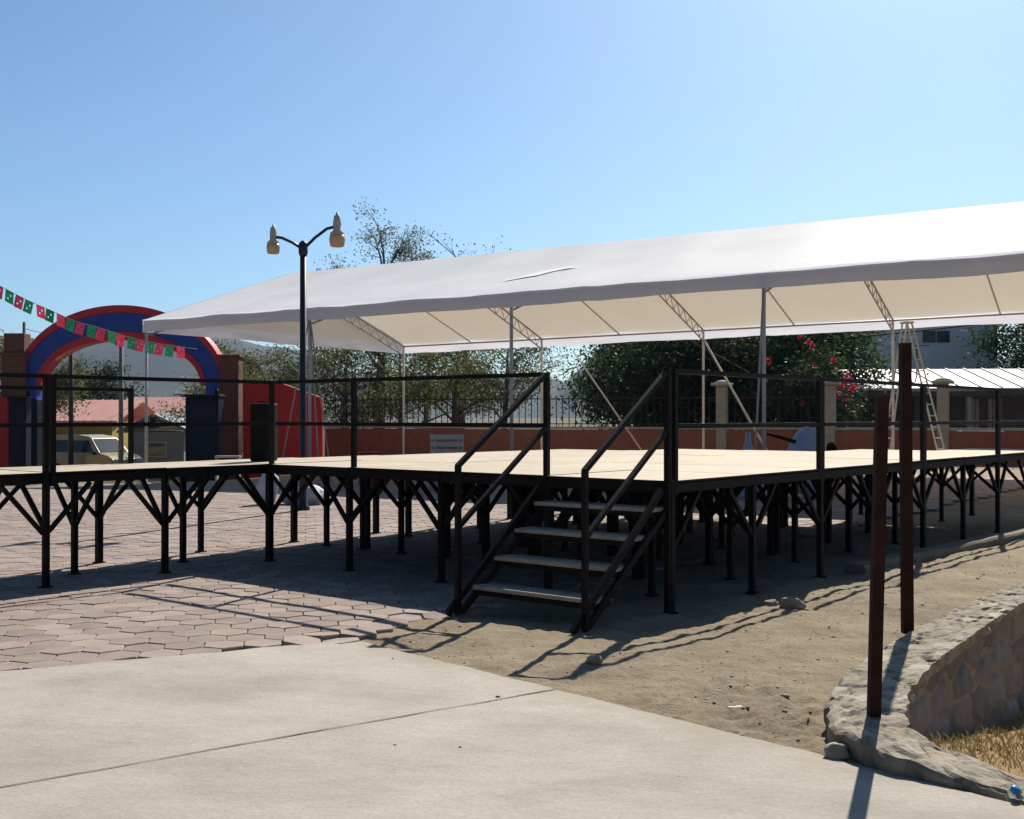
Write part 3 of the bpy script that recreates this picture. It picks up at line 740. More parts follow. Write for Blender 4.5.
# ------------------------------------------------------------------ dry grass, pebbles, debris
gr = MB(); rg = random.Random(21)
cnt = 0
while cnt < 17000:
    x = rg.uniform(1.9, 7.5); y = rg.uniform(4.0, 12)
    if wall_side(x, y) < .2 + .08 * sstep(4.8, 6, y): continue
    if noise.noise((x * 1.3, y * 1.3, 0)) < rg.uniform(-.6, .25): continue
    z = ground_z(x, y); h = rg.uniform(.015, .06) * (1.4 if rg.random() < .12 else 1); a = rg.uniform(0, 6.28); l = rg.uniform(.2, 1.3) * h
    dx, dy = math.cos(a), math.sin(a); w_ = .0035
    k = rg.uniform(.7, 1.3); gr.tint = (k, k * rg.uniform(.92, 1.08), k * .95)
    if rg.random() < .05: gr.tint = (k * .45, k * .75, k * .7)
    gr.add([(x - dy * w_, y + dx * w_, z - .01), (x + dy * w_, y - dx * w_, z - .01), (x + dx * l * .5 + dy * w_ * .7, y + dy * l * .5 - dx * w_ * .7, z + h * .7), (x + dx * l, y + dy * l, z + h)], [(0, 1, 2), (0, 2, 3)])
    cnt += 1
tag(gr.build('dry_grass', M['straw'], recalc=False), 'straw coloured dry grass on the low ground beside the stone wall', 'grass', kind='stuff')
pb = MB()
for _ in range(5200):
    x = rg.uniform(-1.2, 5.5); y = rg.uniform(4.6, 14)
    if x < paver_limit(y) + .1 or in_poly(x, y, SLAB) and rg.random() < .97: continue
    d = wall_side(x, y)
    if d > -.22: continue
    near = 1.6 if (d > -.9 and y < 6.6) else 1
    s_ = rg.choice([.002, .0025, .003, .003, .004, .004, .005, .007, .010]) * rg.uniform(.7, 1.3) * near
    k = rg.uniform(.8, 1.15); pb.tint = (k, k * .97, k * .93)
    z = .006 if in_poly(x, y, SLAB) else ground_z(x, y)
    pb.blob((x, y, z + s_ * .1), (s_ * rg.uniform(.8, 1.5), s_, s_ * .45), rg.random() * 50, .4, 1)
tag(pb.build('gravel', M['pebble']), 'loose gravel scattered over the bare dirt', 'gravel', kind='stuff')
def rock(px, py, d, label, seed):
    Y = F * EYE / (py - HOR); q = at(px, py, Y); z = ground_z(q.x, q.y)
    m_ = MB(); k = .85; m_.tint = (k, k, k); m_.blob((0, 0, 0), d, seed, .5, 3)
    o = m_.build('rock', M['pebble']); o.location = (q.x, q.y, z + d[2] * .5)
    tag(o, label, 'rock', 'loose rocks on the dirt')
rock(792, 606, (.10, .07, .055), 'fist sized pale rock at the edge of the stage shadow', 4)
rock(770, 604, (.06, .05, .03), 'small flat rock left of the pale rock at the shadow edge', 9)
rock(595, 664, (.045, .04, .03), 'small dark stone on the bare dirt in front of the stairs', 14)
q = at(735, 703, F * EYE / (703 - HOR)); m_ = MB(); m_.bbox((0, 0, 0), (.075, .02, .008), .003); m_.bbox((.02, .006, .004), (.03, .02, .004), .001)
o = m_.build('paper_scrap', M['crate']); o.location = (q.x, q.y, ground_z(q.x, q.y) + .012); tag(o, 'thin white scrap of paper lying on the dirt near the slab', 'litter')
rock(838, 756, (.06, .05, .04), 'rough stone against the foot of the rounded wall end', 23)
q = at(1013, 801, 4.5); m_ = MB()
m_.lathe([(.016, 0), (.018, .004), (.018, .018), (.015, .022), (.004, .023)], (0, 0, 0), 12); m_.blob((.016, .004, .008), (.014, .01, .007), 2, .5, 2)
o = m_.build('bottle_cap', M['bluecap']); o.location = (q.x, q.y, .035); o.rotation_euler = (.5, .3, 0); tag(o, 'crushed blue plastic cap lying by the end of the wall', 'litter')

# ------------------------------------------------------------------ white tarp heap, bundle, crates under and behind the stage
q = gnd(268, 19.6); m_ = MB()
m_.blob((0, 0, .27), (.17, .15, .30), 3, .35, 3); m_.blob((.4, .05, .14), (.25, .16, .16), 6, .45, 3); m_.blob((.72, .0, .14), (.26, .2, .18), 8, .45, 3)
o = m_.build('tarp_heap', M['tarp']); o.location = q; tag(o, 'crumpled pale blue tarp heap on the pavers behind the stage legs', 'tarp')
q = gnd(806, 21.2); bd = thing('covered_bundle', 'pale blue cloth bundle with a black handle behind the stage', 'bundle', q, 0)
m_ = MB(); m_.blob((0, 0, .62), (.38, .32, .66), 5, .3, 3, 1.2); m_.build('cover', M['tarp'], bd)
m_ = MB(); m_.tube([(-.2, -.1, 1.02), (-.46, -.1, 1.1), (-.74, -.1, 1.17)], [.04, .03, .022], 8); m_.build('handle', M['black'], bd)
m_ = MB(); m_.blob((.46, -.05, .9), (.1, .1, .12), 8, .2, 2); m_.build('strap_knot', M['black'], bd)
q = gnd(748, 21.2); m_ = MB(); m_.lathe([(.34, 0), (.34, .1), (.16, .45), (.1, .9), (.06, 1.02), (.05, 1.2)], (0, 0, 0), 14)
o = m_.build('pole_base', M['tarp']); o.location = q; tag(o, 'pale conical footing at the foot of the marquee ropes', 'pole base')
cr = thing('plastic_crate', 'white slatted plastic crate below the other one behind the stage', 'crate', (*(gnd(446, 24) + Vector((0, 0, .0))),), .2, 'white crates behind the stage')
m_ = MB()
for z in (.05, .2, .35, .5): 
    for s_ in (-1, 1): m_.bbox((0, s_ * .26, z), (.62, .02, .09), .004); m_.bbox((s_ * .30, 0, z), (.02, .5, .09), .004)
m_.build('slats', M['crate'], cr)
m_ = MB()
for a in (-1, 1):
    for c_ in (-1, 1): m_.beam((a * .285, c_ * .245, 0), (a * .285, c_ * .245, .56), .03)
m_.box((0, 0, .03), (.56, .48, .02)); m_.build('crate_frame', M['crate'], cr)
copy_tree(cr, loc=cr.location + Vector((.02, .01, .562)), rotz=.23, label='white slatted plastic crate stacked on top of the other one behind the stage')
q = gnd(369, 25); bx = thing('cool_box', 'small red cool box with a lid behind the stage', 'cool box', q, .3)
m_ = MB(); m_.bbox((0, 0, .32), (.42, .34, .62), .03); m_.build('body', M['red'], bx); m_ = MB(); m_.bbox((0, 0, .68), (.45, .37, .09), .02); m_.build('lid', M['red'], bx)

# ------------------------------------------------------------------ fence wall with columns
fa = at(326, 0, 45.2); fb = at(1180, 0, 34); fa.z = fb.z = 0
fdir = (fb - fa).normalized(); frot = math.atan2(fdir.y, fdir.x); flen = (fb - fa).length
fz = -.7
fw = thing('iron_fence', 'black iron fence on a low red brown wall with concrete columns behind the marquee', 'fence', (fa.x, fa.y, fz), frot)
H1 = 1.1 - fz
m_ = MB(); m_.box((flen / 2, 0, H1 / 2 - .04), (flen, .22, H1 - .08)); m_.build('base_wall', M['stonewall_red'], fw)
m_ = MB(); m_.box((flen / 2, 0, H1 - .02), (flen, .28, .08)); m_.build('wall_coping', M['concrete'], fw)
Cn = []
for px_ in (507, 615, 722, 830, 943, 1062):
    # intersection of the ray with the fence line
    k = (px_ - 512) / F; s_ = (k * fa.y - fa.x) / (fdir.x - k * fdir.y); Cn.append(s_)
for s_ in Cn[2:]:
    m_ = MB(); m_.bbox((s_, 0, 1.62), (.36, .36, 3.2), .03); col_ = m_.build('column', M['concrete'], fw)
    m_ = MB(); m_.bbox((s_, 0, 3.27), (.66, .66, .1), .03); m_.lathe([(.3, 3.32), (.2, 3.38), (.06, 3.42)], (s_, 0, 0), 10); m_.build('column_cap', M['concrete'], col_)
edges = [0] + Cn[2:] + [flen]
for a, c_ in zip(edges[:-1], edges[1:]):
    m_ = MB(); a += .2; c_ -= .2
    if c_ - a < .3: continue
    m_.beam((a, 0, H1 + .12), (c_, 0, H1 + .12), .03, .03); m_.beam((a, 0, H1 + 1.02), (c_, 0, H1 + 1.02), .03, .04)
    n_ = int((c_ - a) / .24)
    for i in range(1, n_):
        x = a + (c_ - a) * i / n_; m_.beam((x, 0, H1 + .02), (x, 0, H1 + 1.14), .026, .026)
    m_.build('fence_panel', M['iron'], fw)

# ------------------------------------------------------------------ arch gate, pillars, walls, cabins
AY = 42.0; m2 = AY / F
ac = at(124, 385, AY); gz_a = slope(ac.x, AY)
arch = thing('entrance_arch', 'blue rounded arch with red edges spanning two brick pillars', 'arch', (ac.x, ac.y, gz_a), 0)
def arc_band(a0, b0, a1, b1, d0, d1, nm, mt):
    m_ = MB(); vs = []; n_ = 48; zc = ac.z - gz_a
    for i in range(n_ + 1):
        th = math.pi * i / n_
        for a_, b_, y in ((a0, b0, d0), (a1, b1, d0), (a1, b1, d1), (a0, b0, d1)):
            vs.append((-a_ * m2 * math.cos(th), y, zc + b_ * m2 * math.sin(th)))
    m_.add(vs, [(i * 4 + k, i * 4 + (k + 1) % 4, (i + 1) * 4 + (k + 1) % 4, (i + 1) * 4 + k) for i in range(n_) for k in range(4)])
    for e_ in (0, n_):
        zl = zc - 14 * m2 if nm == 'blue_band' else zc - .02
        q = [vs[e_ * 4 + k] for k in range(4)]; m_.add(q + [(x, y, zl) for x, y, z in q], [(0, 1, 5, 4), (1, 2, 6, 5), (2, 3, 7, 6), (3, 0, 4, 7)])
    m_.build(nm, mt, arch)
arc_band(99.6, 71.6, 104, 79, -.4, .4, 'outer_band', M['archred']); arc_band(84, 53, 99.4, 71.4, -.32, .32, 'blue_band', M['blue']); arc_band(79, 45, 83.8, 52.8, -.36, .36, 'inner_band', M['archred'])
for sg in (-1, 1):
    m_ = MB(); hb_ = ac.z - gz_a - 14.2 * m2; m_.bbox((sg * 91.5 * m2, 0, hb_ / 2), (17 * m2, .7, hb_), .03); m_.build('base_column', M['darkblue'], arch)
def pillar(px, w_px, ytop, label, cap=False):
    q = gnd(px, AY - .2); h = EYE + (HOR - ytop) * m2 - q.z; w_ = w_px * m2
    r = thing('brick_pillar', label, 'pillar', q, 0, 'brick pillars of the arch')
    m_ = MB(); m_.bbox((0, 0, h / 2), (w_, .7, h), .02); m_.build('shaft', M['brick'], r)
    m_ = MB(); m_.bbox((0, 0, h + .05), (w_ + .12, .82, .1), .02); m_.build('coping', M['brick'], r)
    if cap:
        m_ = MB(); m_.bbox((0, 0, h + .45), (w_ * .85, .6, .7), .03); m_.build('finial_block', M['brick'], r)
pillar(17, 24, 356, 'brown brick pillar with a square block on top at the left arch foot', True)
pillar(231, 19, 358, 'brown brick pillar beside the red wall at the right arch foot')
def slant_wall(px0, px1, y0, y1, Y, label):
    a = gnd(px0, Y); c_ = gnd(px1, Y); m_ = MB()
    m_.sweep([(0, 0, 0), (c_.x - a.x, 0, 0), (c_.x - a.x, 0, EYE + (HOR - y1) * Y / F - a.z), ((c_.x - a.x) * .45, 0, EYE + (HOR - (y0 + (y1 - y0) * .12)) * Y / F - a.z), (0, 0, EYE + (HOR - y0) * Y / F - a.z)], (0, .35, 0))
    o = m_.build('red_wall', M['red']); o.location = a; tag(o, label, 'wall')
slant_wall(243, 322, 380, 398, 41, 'bright red wall with a sloping top right of the brick pillar')
slant_wall(-60, 7, 390, 398, 41, 'red wall left of the arch at the picture edge')
def toilet(px, Y, label, w_=1.1):
    q = gnd(px, Y); t_ = thing('portable_toilet', label, 'portable toilet', q, R(4), 'dark blue cabins by the arch')
    h = 2.35 + .6
    m_ = MB(); m_.bbox((0, 0, h / 2), (w_, w_, h), .04); m_.build('cabin', M['darkblue'], t_)
    m_ = MB(); m_.bbox((0, -w_ / 2 - .01, h / 2), (w_ * .78, .04, h * .86), .015); d = m_.build('door', M['bluegrey'], t_)
    m_ = MB(); m_.bbox((w_ * .28, -w_ / 2 - .05, h * .48), (.05, .04, .16), .01); m_.build('handle', M['black'], d)
    m_ = MB(); m_.bbox((0, 0, h + .04), (w_ + .08, w_ + .08, .1), .03); m_.lathe([(.06, h + .05), (.06, h + .3)], (w_ * .3, .3, 0), 8); m_.build('roof', M['darkblue'], t_)
    return t_
t1 = toilet(205, 39.5, 'dark blue cabin beside the right brick pillar of the arch')
t2 = toilet(20, 39.5, 'narrow dark blue cabin in front of the left brick pillar of the arch', .58)
q = gnd(228, 37); bn = thing('bench', 'small grey bench in front of the right brick pillar', 'bench', (q.x, q.y, q.z), .05)
m_ = MB(); m_.bbox((0, 0, .78), (.8, .35, .06), .01); m_.build('seat', M['greywall'], bn)
for s_ in (-1, 1): m_ = MB(); m_.bbox((s_ * .35, 0, .375), (.06, .3, .75), .01); m_.build('leg', M['greywall'], bn)

# ------------------------------------------------------------------ bunting
def bp(px, py): return at(px, py, 31 + 3 * px / 200)
bpts = [bp(-75, 246), bp(-30, 272), bp(0, 286), bp(25, 299), bp(50, 310), bp(75, 321), bp(100, 328), bp(125, 336), bp(150, 342), bp(175, 346), bp(197, 349)]
bt = thing('bunting', 'string of pink, green and white paper flags hanging across the arch', 'bunting', bpts[-1], 0)
bc = catmull([tuple(p) for p in bpts], .2)
m_ = MB(); m_.tube([tuple(p) for p in bc], .008, 5); m_.build('string', M['rope'], bt, True)
cl = np.concatenate([[0], np.cumsum(np.linalg.norm(np.diff(bc, axis=0), axis=1))])
def on_string(s_):
    return Vector([float(np.interp(s_, cl, bc[:, k])) for k in range(3)])
cols_f = 'pgpgpgpgpgpgpgpg' + 'pgpgpgpgpg' + 'pgpwgpgpwg' * 3
rf_ = random.Random(8); s_ = .15; i = 0
while s_ < cl[-1] - .35 and i < 80:
    p = on_string(s_); q = on_string(s_ + .235)
    sw = rf_.uniform(-.1, .1); ln = .33
    dn = Vector((rf_.uniform(-.1, .02), rf_.uniform(-.12, .12), -ln)); d = q - p
    m_ = MB(); P = lambda a, b_: p + d * a + dn * b_ + Vector((0, sw * .3 * math.sin(a * 3.1) * b_, 0))
    G_ = 7; hole = {(2, 4), (4, 2)}
    vs = [P(a / G_, b_ / G_) for a in range(G_ + 1) for b_ in range(G_ + 1)]
    fs = [(a * 8 + b_, (a + 1) * 8 + b_, (a + 1) * 8 + b_ + 1, a * 8 + b_ + 1) for a in range(G_) for b_ in range(G_) if (a, b_) not in hole]
    m_.add(vs, fs); c_ = cols_f[i % len(cols_f)]
    m_.build('flag', M[{'p': 'flag_pink', 'g': 'flag_green', 'w': 'flag_white'}[c_]], bt, True)
    s_ += rf_.uniform(.265, .31); i += 1

# ------------------------------------------------------------------ poles and wires
def upole(px, ytop, Y, rad, mt, label, arm=False):
    q = gnd(px, Y); h = EYE + (HOR - ytop) * Y / F - q.z
    r = thing('utility_pole', label, 'utility pole', q, 0)
    m_ = MB(); m_.tube([(0, 0, 0), (0, 0, h)], [rad, rad * .7], 10); m_.build('shaft', M[mt], r)
    if arm:
        m_ = MB(); m_.beam((-.5, 0, h - .3), (.5, 0, h - .3), .09); m_.build('crossarm', M[mt], r)
    return q + Vector((0, 0, h))
u1 = upole(71, 318, 48, .11, 'pole_green', 'dark green pole seen through the arch near its left side')
u2 = upole(121, 346, 46.5, .11, 'pole_conc', 'grey concrete pole in the middle of the arch')
u3 = upole(24, 322, 52, .1, 'pole_conc', 'thin grey pole rising behind the left brick pillar')
def wire(a, b_, sag, label, rad=.02):
    m_ = MB(); o0 = Vector(a)
    m_.tube([Vector(a).lerp(Vector(b_), t / 20) - Vector((0, 0, sag * 4 * (t / 20) * (1 - t / 20))) - o0 for t in range(21)], rad, 5)
    o = m_.build('overhead_cable', M['cable']); o.location = o0; tag(o, label, 'cable')
wire(at(700, 346, 47), at(1090, 308, 43), .25, 'black overhead cable crossing in front of the pale blue house', .03)
wire(u3 - Vector((0, 0, .3)), at(230, 318, 75), 1.0, 'thin overhead cable behind the arch above the pink roofs', .015)

# ------------------------------------------------------------------ vehicles
def car(name, prof, W_, glass_side, ws, rear, paint, label, cat, loc, rotz, wheels, wr=.31, belt=1.0, taper=.16, roof=1.8):
    r = thing(name, label, cat, loc, rotz)
    m_ = MB(); n_ = len(prof)
    hw = lambda z: W_ / 2 - (taper * max(0, z - belt) / (roof - belt)) - (.03 if z < .45 else 0)
    Lv = [(x, hw(z), z) for x, z in prof]; Rv = [(x, -hw(z), z) for x, z in prof]
    m_.add(Lv + Rv, [tuple(range(n_)), tuple(range(n_, 2 * n_))[::-1]] + [(i, (i + 1) % n_, n_ + (i + 1) % n_, n_ + i) for i in range(n_)])
    body = m_.build('body', paint, r)
    bv = body.modifiers.new('bevel', 'BEVEL'); bv.width = .05; bv.segments = 3; bv.limit_method = 'ANGLE'; bv.angle_limit = R(25)
    for s_ in (-1, 1):
        for poly in glass_side:
            g_ = MB(); out = [(x, s_ * (hw(z) + .004), z) for x, z in poly]; g_.sweep(out, (0, s_ * .008, 0)); g_.build('window', M['glass'], r)
    for (x0, z0, x1, z1), nm in ((ws, 'windscreen'), (rear, 'rear_window')):
        g_ = MB(); w0, w1 = hw(z0) - .1, hw(z1) - .08; nx_ = Vector((z1 - z0, 0, -(x1 - x0))).normalized()
        if (nx_.x < 0) == (nm == 'windscreen'): nx_ = -nx_
        k = nx_ * .004
        g_.sweep([Vector((x0, -w0, z0)) + k, Vector((x0, w0, z0)) + k, Vector((x1, w1, z1)) + k, Vector((x1, -w1, z1)) + k], nx_ * .008); g_.build(nm, M['glass'], r)
    for wx_ in wheels:
        for s_ in (-1, 1):
            m_ = MB(); yy = s_ * (W_ / 2 - .08)
            m_.tube([(wx_, yy - .1, wr), (wx_, yy + .1, wr)], wr, 20); t_ = m_.build('wheel', M['tyre'], r)
            m_ = MB(); m_.tube([(wx_, yy + s_ * .09, wr), (wx_, yy + s_ * .112, wr)], wr * .62, 14); m_.build('rim', M['rim'], t_)
    fx = max(x for x, z in prof); bx_ = min(x for x, z in prof)
    for s_ in (-1, 1):
        m_ = MB(); m_.bbox((fx - .06, s_ * (W_ / 2 - .27), .76), (.16, .36, .17), .04); m_.build('headlight', M['headlight'], r)
        m_ = MB(); m_.bbox((bx_ + .03, s_ * (W_ / 2 - .14), 1.0), (.1, .14, .4), .03); m_.build('tail_light', M['taillight'], r)
        m_ = MB(); m_.bbox((ws[0] - .15, s_ * (W_ / 2 + .09), belt + .08), (.1, .16, .13), .03); m_.build('wing_mirror', M['black'], r)
    m_ = MB(); m_.bbox((fx, 0, .46), (.12, W_ * .9, .2), .04); m_.build('bumper', M['black'], r)
    m_ = MB(); m_.bbox((fx + .03, 0, .62), (.06, .5, .09), .01); m_.build('grille', M['black'], r)
    return r
vprof = [(-1.95, .32), (-2.05, .6), (-2.05, 1.0), (-1.93, 1.7), (-1.75, 1.8), (-.2, 1.83), (.45, 1.76), (.62, 1.68), (1.22, 1.08), (1.75, .96), (2.0, .82), (2.05, .5), (1.98, .32)]
vp = at(94, 0, 49); 
car('van', vprof, 1.7, [[(-1.8, 1.1), (-.75, 1.1), (-.75, 1.6), (-1.72, 1.6)], [(-.62, 1.1), (.9, 1.1), (.52, 1.6), (-.62, 1.6)]], (1.2, 1.11, .64, 1.66), (-2.03, 1.1, -1.95, 1.62), M['gold'],
    'gold compact van parked beyond the arch facing right', 'van', (vp.x, 49, slope(vp.x, 49) - .02), R(-28), (-1.25, 1.3))
sprof = [(-2.0, .32), (-2.1, .6), (-2.05, .95), (-1.55, 1.02), (-1.0, 1.4), (.3, 1.42), (.95, 1.0), (1.7, .9), (2.05, .75), (2.1, .5), (2.0, .32)]
gl = [[(-1.35, 1.02), (-.4, 1.02), (-.4, 1.34), (-.95, 1.34)], [(-.3, 1.02), (.75, 1.02), (.3, 1.34), (-.3, 1.34)]]
q = at(440, 0, 46)
car('parked_car', sprof, 1.7, gl, (.93, 1.02, .34, 1.38), (-1.52, 1.04, -1.03, 1.37), M['redcar'], 'dark red car parked behind the iron fence', 'car', (q.x, 46, slope(q.x, 46) + .0), R(10), (-1.25, 1.3), belt=.98, roof=1.42)
q = at(966, 0, 38.6)
car('parked_car', sprof, 1.7, gl, (.93, 1.02, .34, 1.38), (-1.52, 1.04, -1.03, 1.37), M['whitecar'], 'white car behind the fence in front of the house porch', 'car', (q.x, 38.6, -.38), R(175), (-1.25, 1.3), belt=.98, roof=1.42)

# ------------------------------------------------------------------ houses
def gable_house(px0, px1, yeave, ypeak, Y, depth, wall, roof, label, over=.4, win=(), axis_x=True):
    a = gnd(px0, Y); c_ = gnd(px1, Y); W_ = c_.x - a.x; g0 = slope(a.x, Y) - .3
    ze = EYE + (HOR - yeave) * Y / F - g0; zp = EYE + (HOR - ypeak) * (Y + (depth / 2 if axis_x else 0)) / F - g0
    r = thing('house', label, 'house', (a.x, Y, g0), 0)
    m_ = MB(); m_.box((W_ / 2, depth / 2, ze / 2), (W_, depth, ze)); m_.build('wall', M[wall], r)
    m_ = MB(); t_ = .12
    if axis_x:
        m_.sweep([(-over, -over, ze - .05), (-over, depth / 2, zp), (-over, depth + over, ze - .05), (-over, depth + over, ze + t_ - .05), (-over, depth / 2, zp + t_), (-over, -over, ze + t_ - .05)], (W_ + 2 * over, 0, 0))
    else:
        m_.sweep([(-over, -over, ze - .05), (W_ / 2, -over, zp), (W_ + over, -over, ze - .05), (W_ + over, -over, ze + t_ - .05), (W_ / 2, -over, zp + t_), (-over, -over, ze + t_ - .05)], (0, depth + 2 * over, 0))
    rf2 = m_.build('roof', M[roof], r)
    m_ = MB()
    if axis_x:
        k = 0
        x = -over
        while x < W_ + over:
            m_.beam((x, -over, ze + t_ - .03), (x, depth / 2, zp + t_ + .02), .05, .05); x += .5
        m_.build('roof_ribs', M[roof], rf2)
    for (wx_, wz, ww, wh) in win:
        m_ = MB(); m_.box((wx_, -.02, wz), (ww + .12, .06, wh + .12)); f_ = m_.build('window', M['crate'], r)
        m_ = MB(); m_.box((wx_, -.06, wz), (ww, .03, wh)); m_.build('pane', M['glass'], f_)
    return r
gable_house(38, 112, 422, 402, 62, 8, 'yellow', 'pinkroof', 'low yellow house with a faded pink sheet roof behind the van', win=[(2.2, 1.2, .9, .9)])
gable_house(112, 186, 424, 399, 74, 9, 'greywall', 'pinkroof', 'pink roofed house standing farther back to the right of the yellow one', win=[(1.5, 1.2, .9, .9)])
gable_house(-30, 40, 428, 408, 80, 8, 'greywall', 'pinkroof', 'pink roofed house behind the left arch pillar')
gable_house(128, 184, 432, 416, 55, 5, 'greywall', 'greyroof', 'grey shed with a dark sheet roof right of the van', win=[(1.4, 1.3, .8, .6)], axis_x=False)
gable_house(180, 300, 395, 378, 90, 8, 'greywall', 'greyroof', 'grey house far behind the right arch pillar')
# pale blue two storey house
q = at(868, 0, 62); g0 = -.5
bh = thing('house', 'pale blue two storey flat roofed house behind the porch roof', 'house', (q.x, 62, g0), R(-3))
zt = EYE + (HOR - 325) * 62 / F - g0; W_ = 127 * 62 / F
m_ = MB(); m_.box((W_ / 2, 4, zt / 2), (W_, 8, zt)); m_.build('wall', M['bluehouse'], bh)
m_ = MB(); m_.box((W_ / 2, 4, zt + .08), (W_ + .25, 8.25, .16)); m_.build('roof_slab', M['concrete'], bh)
for k in (-.37, .37):
    m_ = MB(); wx_ = (935 - 868) * 62 / F + k; wz = EYE + (HOR - 337) * 62 / F - g0
    m_.box((wx_, -.03, wz), (.66, .08, .62)); f_ = m_.build('window', M['darkwall'], bh)
    m_ = MB(); m_.box((wx_, -.08, wz), (.56, .03, .52)); m_.build('pane', M['glass'], f_)
# porch house
Y = 45.0; q = at(838, 0, Y); g0 = -.45
ph = thing('house', 'long low house with a pale sheet roof and shaded porch behind the iron fence', 'house', (q.x, Y, g0), R(-6))
ze = EYE + (HOR - 391) * Y / F - g0; zp = EYE + (HOR - 372) * (Y + 5) / F - g0; W_ = 10.5
m_ = MB(); m_.sweep([(0, -.3, ze), (0, 5, zp), (0, 5, zp + .1), (0, -.3, ze + .1)], (W_, 0, 0)); rr = m_.build('roof', M['lightroof'], ph)
m_ = MB(); x = .1
while x < W_: m_.beam((x, -.28, ze + .12), (x, 4.98, zp + .12), .05, .06); x += .75
m_.build('roof_ribs', M['lightroof'], rr)
m_ = MB(); m_.box((W_ / 2, 2.1, ze / 2), (W_ - .3, .2, ze)); m_.build('wall', M['darkwall'], ph)
m_ = MB(); m_.box((W_ / 2, 0, ze - .12), (W_ - .1, .16, .2)); m_.build('porch_beam', M['darkwall'], ph)
for x in (.3, 2.6, 4.9, 7.2, 9.6): m_ = MB(); m_.box((x, 0, (ze - .22) / 2), (.2, .2, ze - .22)); m_.build('porch_column', M['greywall'], ph)
for x in (5.6, 6.5, 8.2, 8.9):
    m_ = MB(); m_.bbox((x, 1.96, 1.7), (.55, .04, 1.9), .01); m_.build('curtain', M['curtain'], ph)
m_ = MB(); m_.box((3.9, 1.97, 1.5), (1.1, .06, 2.2)); m_.build('door', M['glass'], ph)
m_ = MB(); m_.tube([(3.7, 3.0, zp - .3), (3.7, 3.0, zp + 1.2)], .03, 6); m_.tube([(3.2, 3.0, zp + 1.0), (4.2, 3.0, zp + 1.0)], .02, 5); m_.build('aerial', M['iron'], ph)

# ------------------------------------------------------------------ trees
def tree(name, label, base, H, Rc, seed, leaf, n_leaf, ls, bark='bark', trunk=.16, first=.35, flat=.7, group='trees beyond the square', limbs=9, spread=1.0, clump=.32, cat='tree'):
    r = random.Random(seed); root = thing(name, label, cat, base, r.uniform(0, 6.28), group)
    tb = MB(); tips = []
    top = Vector((r.uniform(-.3, .3), r.uniform(-.3, .3), H * .78))
    tp = [Vector((0, 0, -.1)), Vector((r.uniform(-.1, .1), r.uniform(-.1, .1), H * .2)), Vector((top.x * .5 + r.uniform(-.15, .15), top.y * .5, H * .45)), top]
    tb.tube(tp, [trunk * 1.25, trunk, trunk * .75, trunk * .2], 8)
    def tpos(t):
        k = t * 3; i = min(2, int(k)); return tp[i].lerp(tp[i + 1], k - i)
    for i in range(limbs):
        t = first / .78 + (1 - first / .78) * (i + r.random() * .6) / limbs; t = min(t, .98)
        a = i * 2.4 + r.uniform(-.5, .5); p0 = tpos(t)
        reach = Rc * spread * r.uniform(.7, 1.1) * (1 - .45 * ((t - first) / (1 - first)) ** 2)
        d = Vector((math.cos(a), math.sin(a), 0)); up = r.uniform(.25, .7) * H * .35
        p3 = p0 + d * reach + Vector((0, 0, up)); p1 = p0 + d * reach * .35 + Vector((0, 0, up * .55)) + Vector((r.uniform(-.2, .2), r.uniform(-.2, .2), 0)); p2 = p0.lerp(p3, .7) + Vector((0, 0, up * .1))
        rb = trunk * .42 * (1 - .4 * t)
        tb.tube([p0, p1, p2, p3], [rb, rb * .7, rb * .45, rb * .15], 6); tips += [p2, p3]
        for k in range(5):
            b0 = [p1, p2, p0.lerp(p1, .7), p1.lerp(p2, .5), p2.lerp(p3, .5)][k]; a2 = a + r.uniform(-1.4, 1.4); l = reach * r.uniform(.25, .55)
            b1 = b0 + Vector((math.cos(a2) * l, math.sin(a2) * l, l * r.uniform(.1, 1.0))); bm_ = b0.lerp(b1, .5) + Vector((r.uniform(-.1, .1), r.uniform(-.1, .1), .08 * l))
            tb.tube([b0, bm_, b1], [rb * .38, rb * .25, rb * .08], 5); tips += [b1, bm_]
            for q_ in range(2):
                a3 = a2 + r.uniform(-1.2, 1.2); l2 = l * r.uniform(.3, .6); c1 = bm_.lerp(b1, q_ * .6) + Vector((math.cos(a3) * l2, math.sin(a3) * l2, l2 * r.uniform(-.2, .9)))
                tb.tube([bm_.lerp(b1, q_ * .6), c1], [rb * .16, rb * .04], 4); tips.append(c1)
    tb.build('trunk', M[bark], root, recalc=False)
    if n_leaf:
        lf = MB(); wts = [r.random() ** 1.5 + .15 for _ in tips]; ch = r.choices(range(len(tips)), wts, k=n_leaf); cs = Rc * clump; tv = [r.uniform(.75, 1.2) for _ in tips]
        for c_ in ch:
            p = tips[c_] + Vector((r.gauss(0, cs * .5), r.gauss(0, cs * .5), r.gauss(0, cs * .5 * flat)))
            n_ = Vector((r.gauss(0, 1), r.gauss(0, 1), r.gauss(.6, 1))).normalized(); x = n_.orthogonal().normalized(); x = (Matrix.Rotation(r.uniform(0, 6.28), 3, n_) @ x); y = n_.cross(x)
            s_ = ls * r.uniform(.6, 1.3); k = tv[c_] * r.uniform(.8, 1.2); lf.tint = (k * r.uniform(.9, 1.12), k, k * r.uniform(.85, 1.1))
            lf.add([p - x * s_, p + y * s_ * .42, p + x * s_, p - y * s_ * .42], [(0, 1, 2, 3)])
        lf.build('crown', M[leaf], root, recalc=False)
    return root
def tg(px, Y): return gnd(px, Y)
tree('acacia_tree', 'tall airy grey green tree rising above the marquee roof behind the street lamp', tg(380, 52), 11.2, 3.0, 41, 'leaf_grey', 9000, .07, 'palebark', .24, .42, .5, limbs=16, clump=.2)
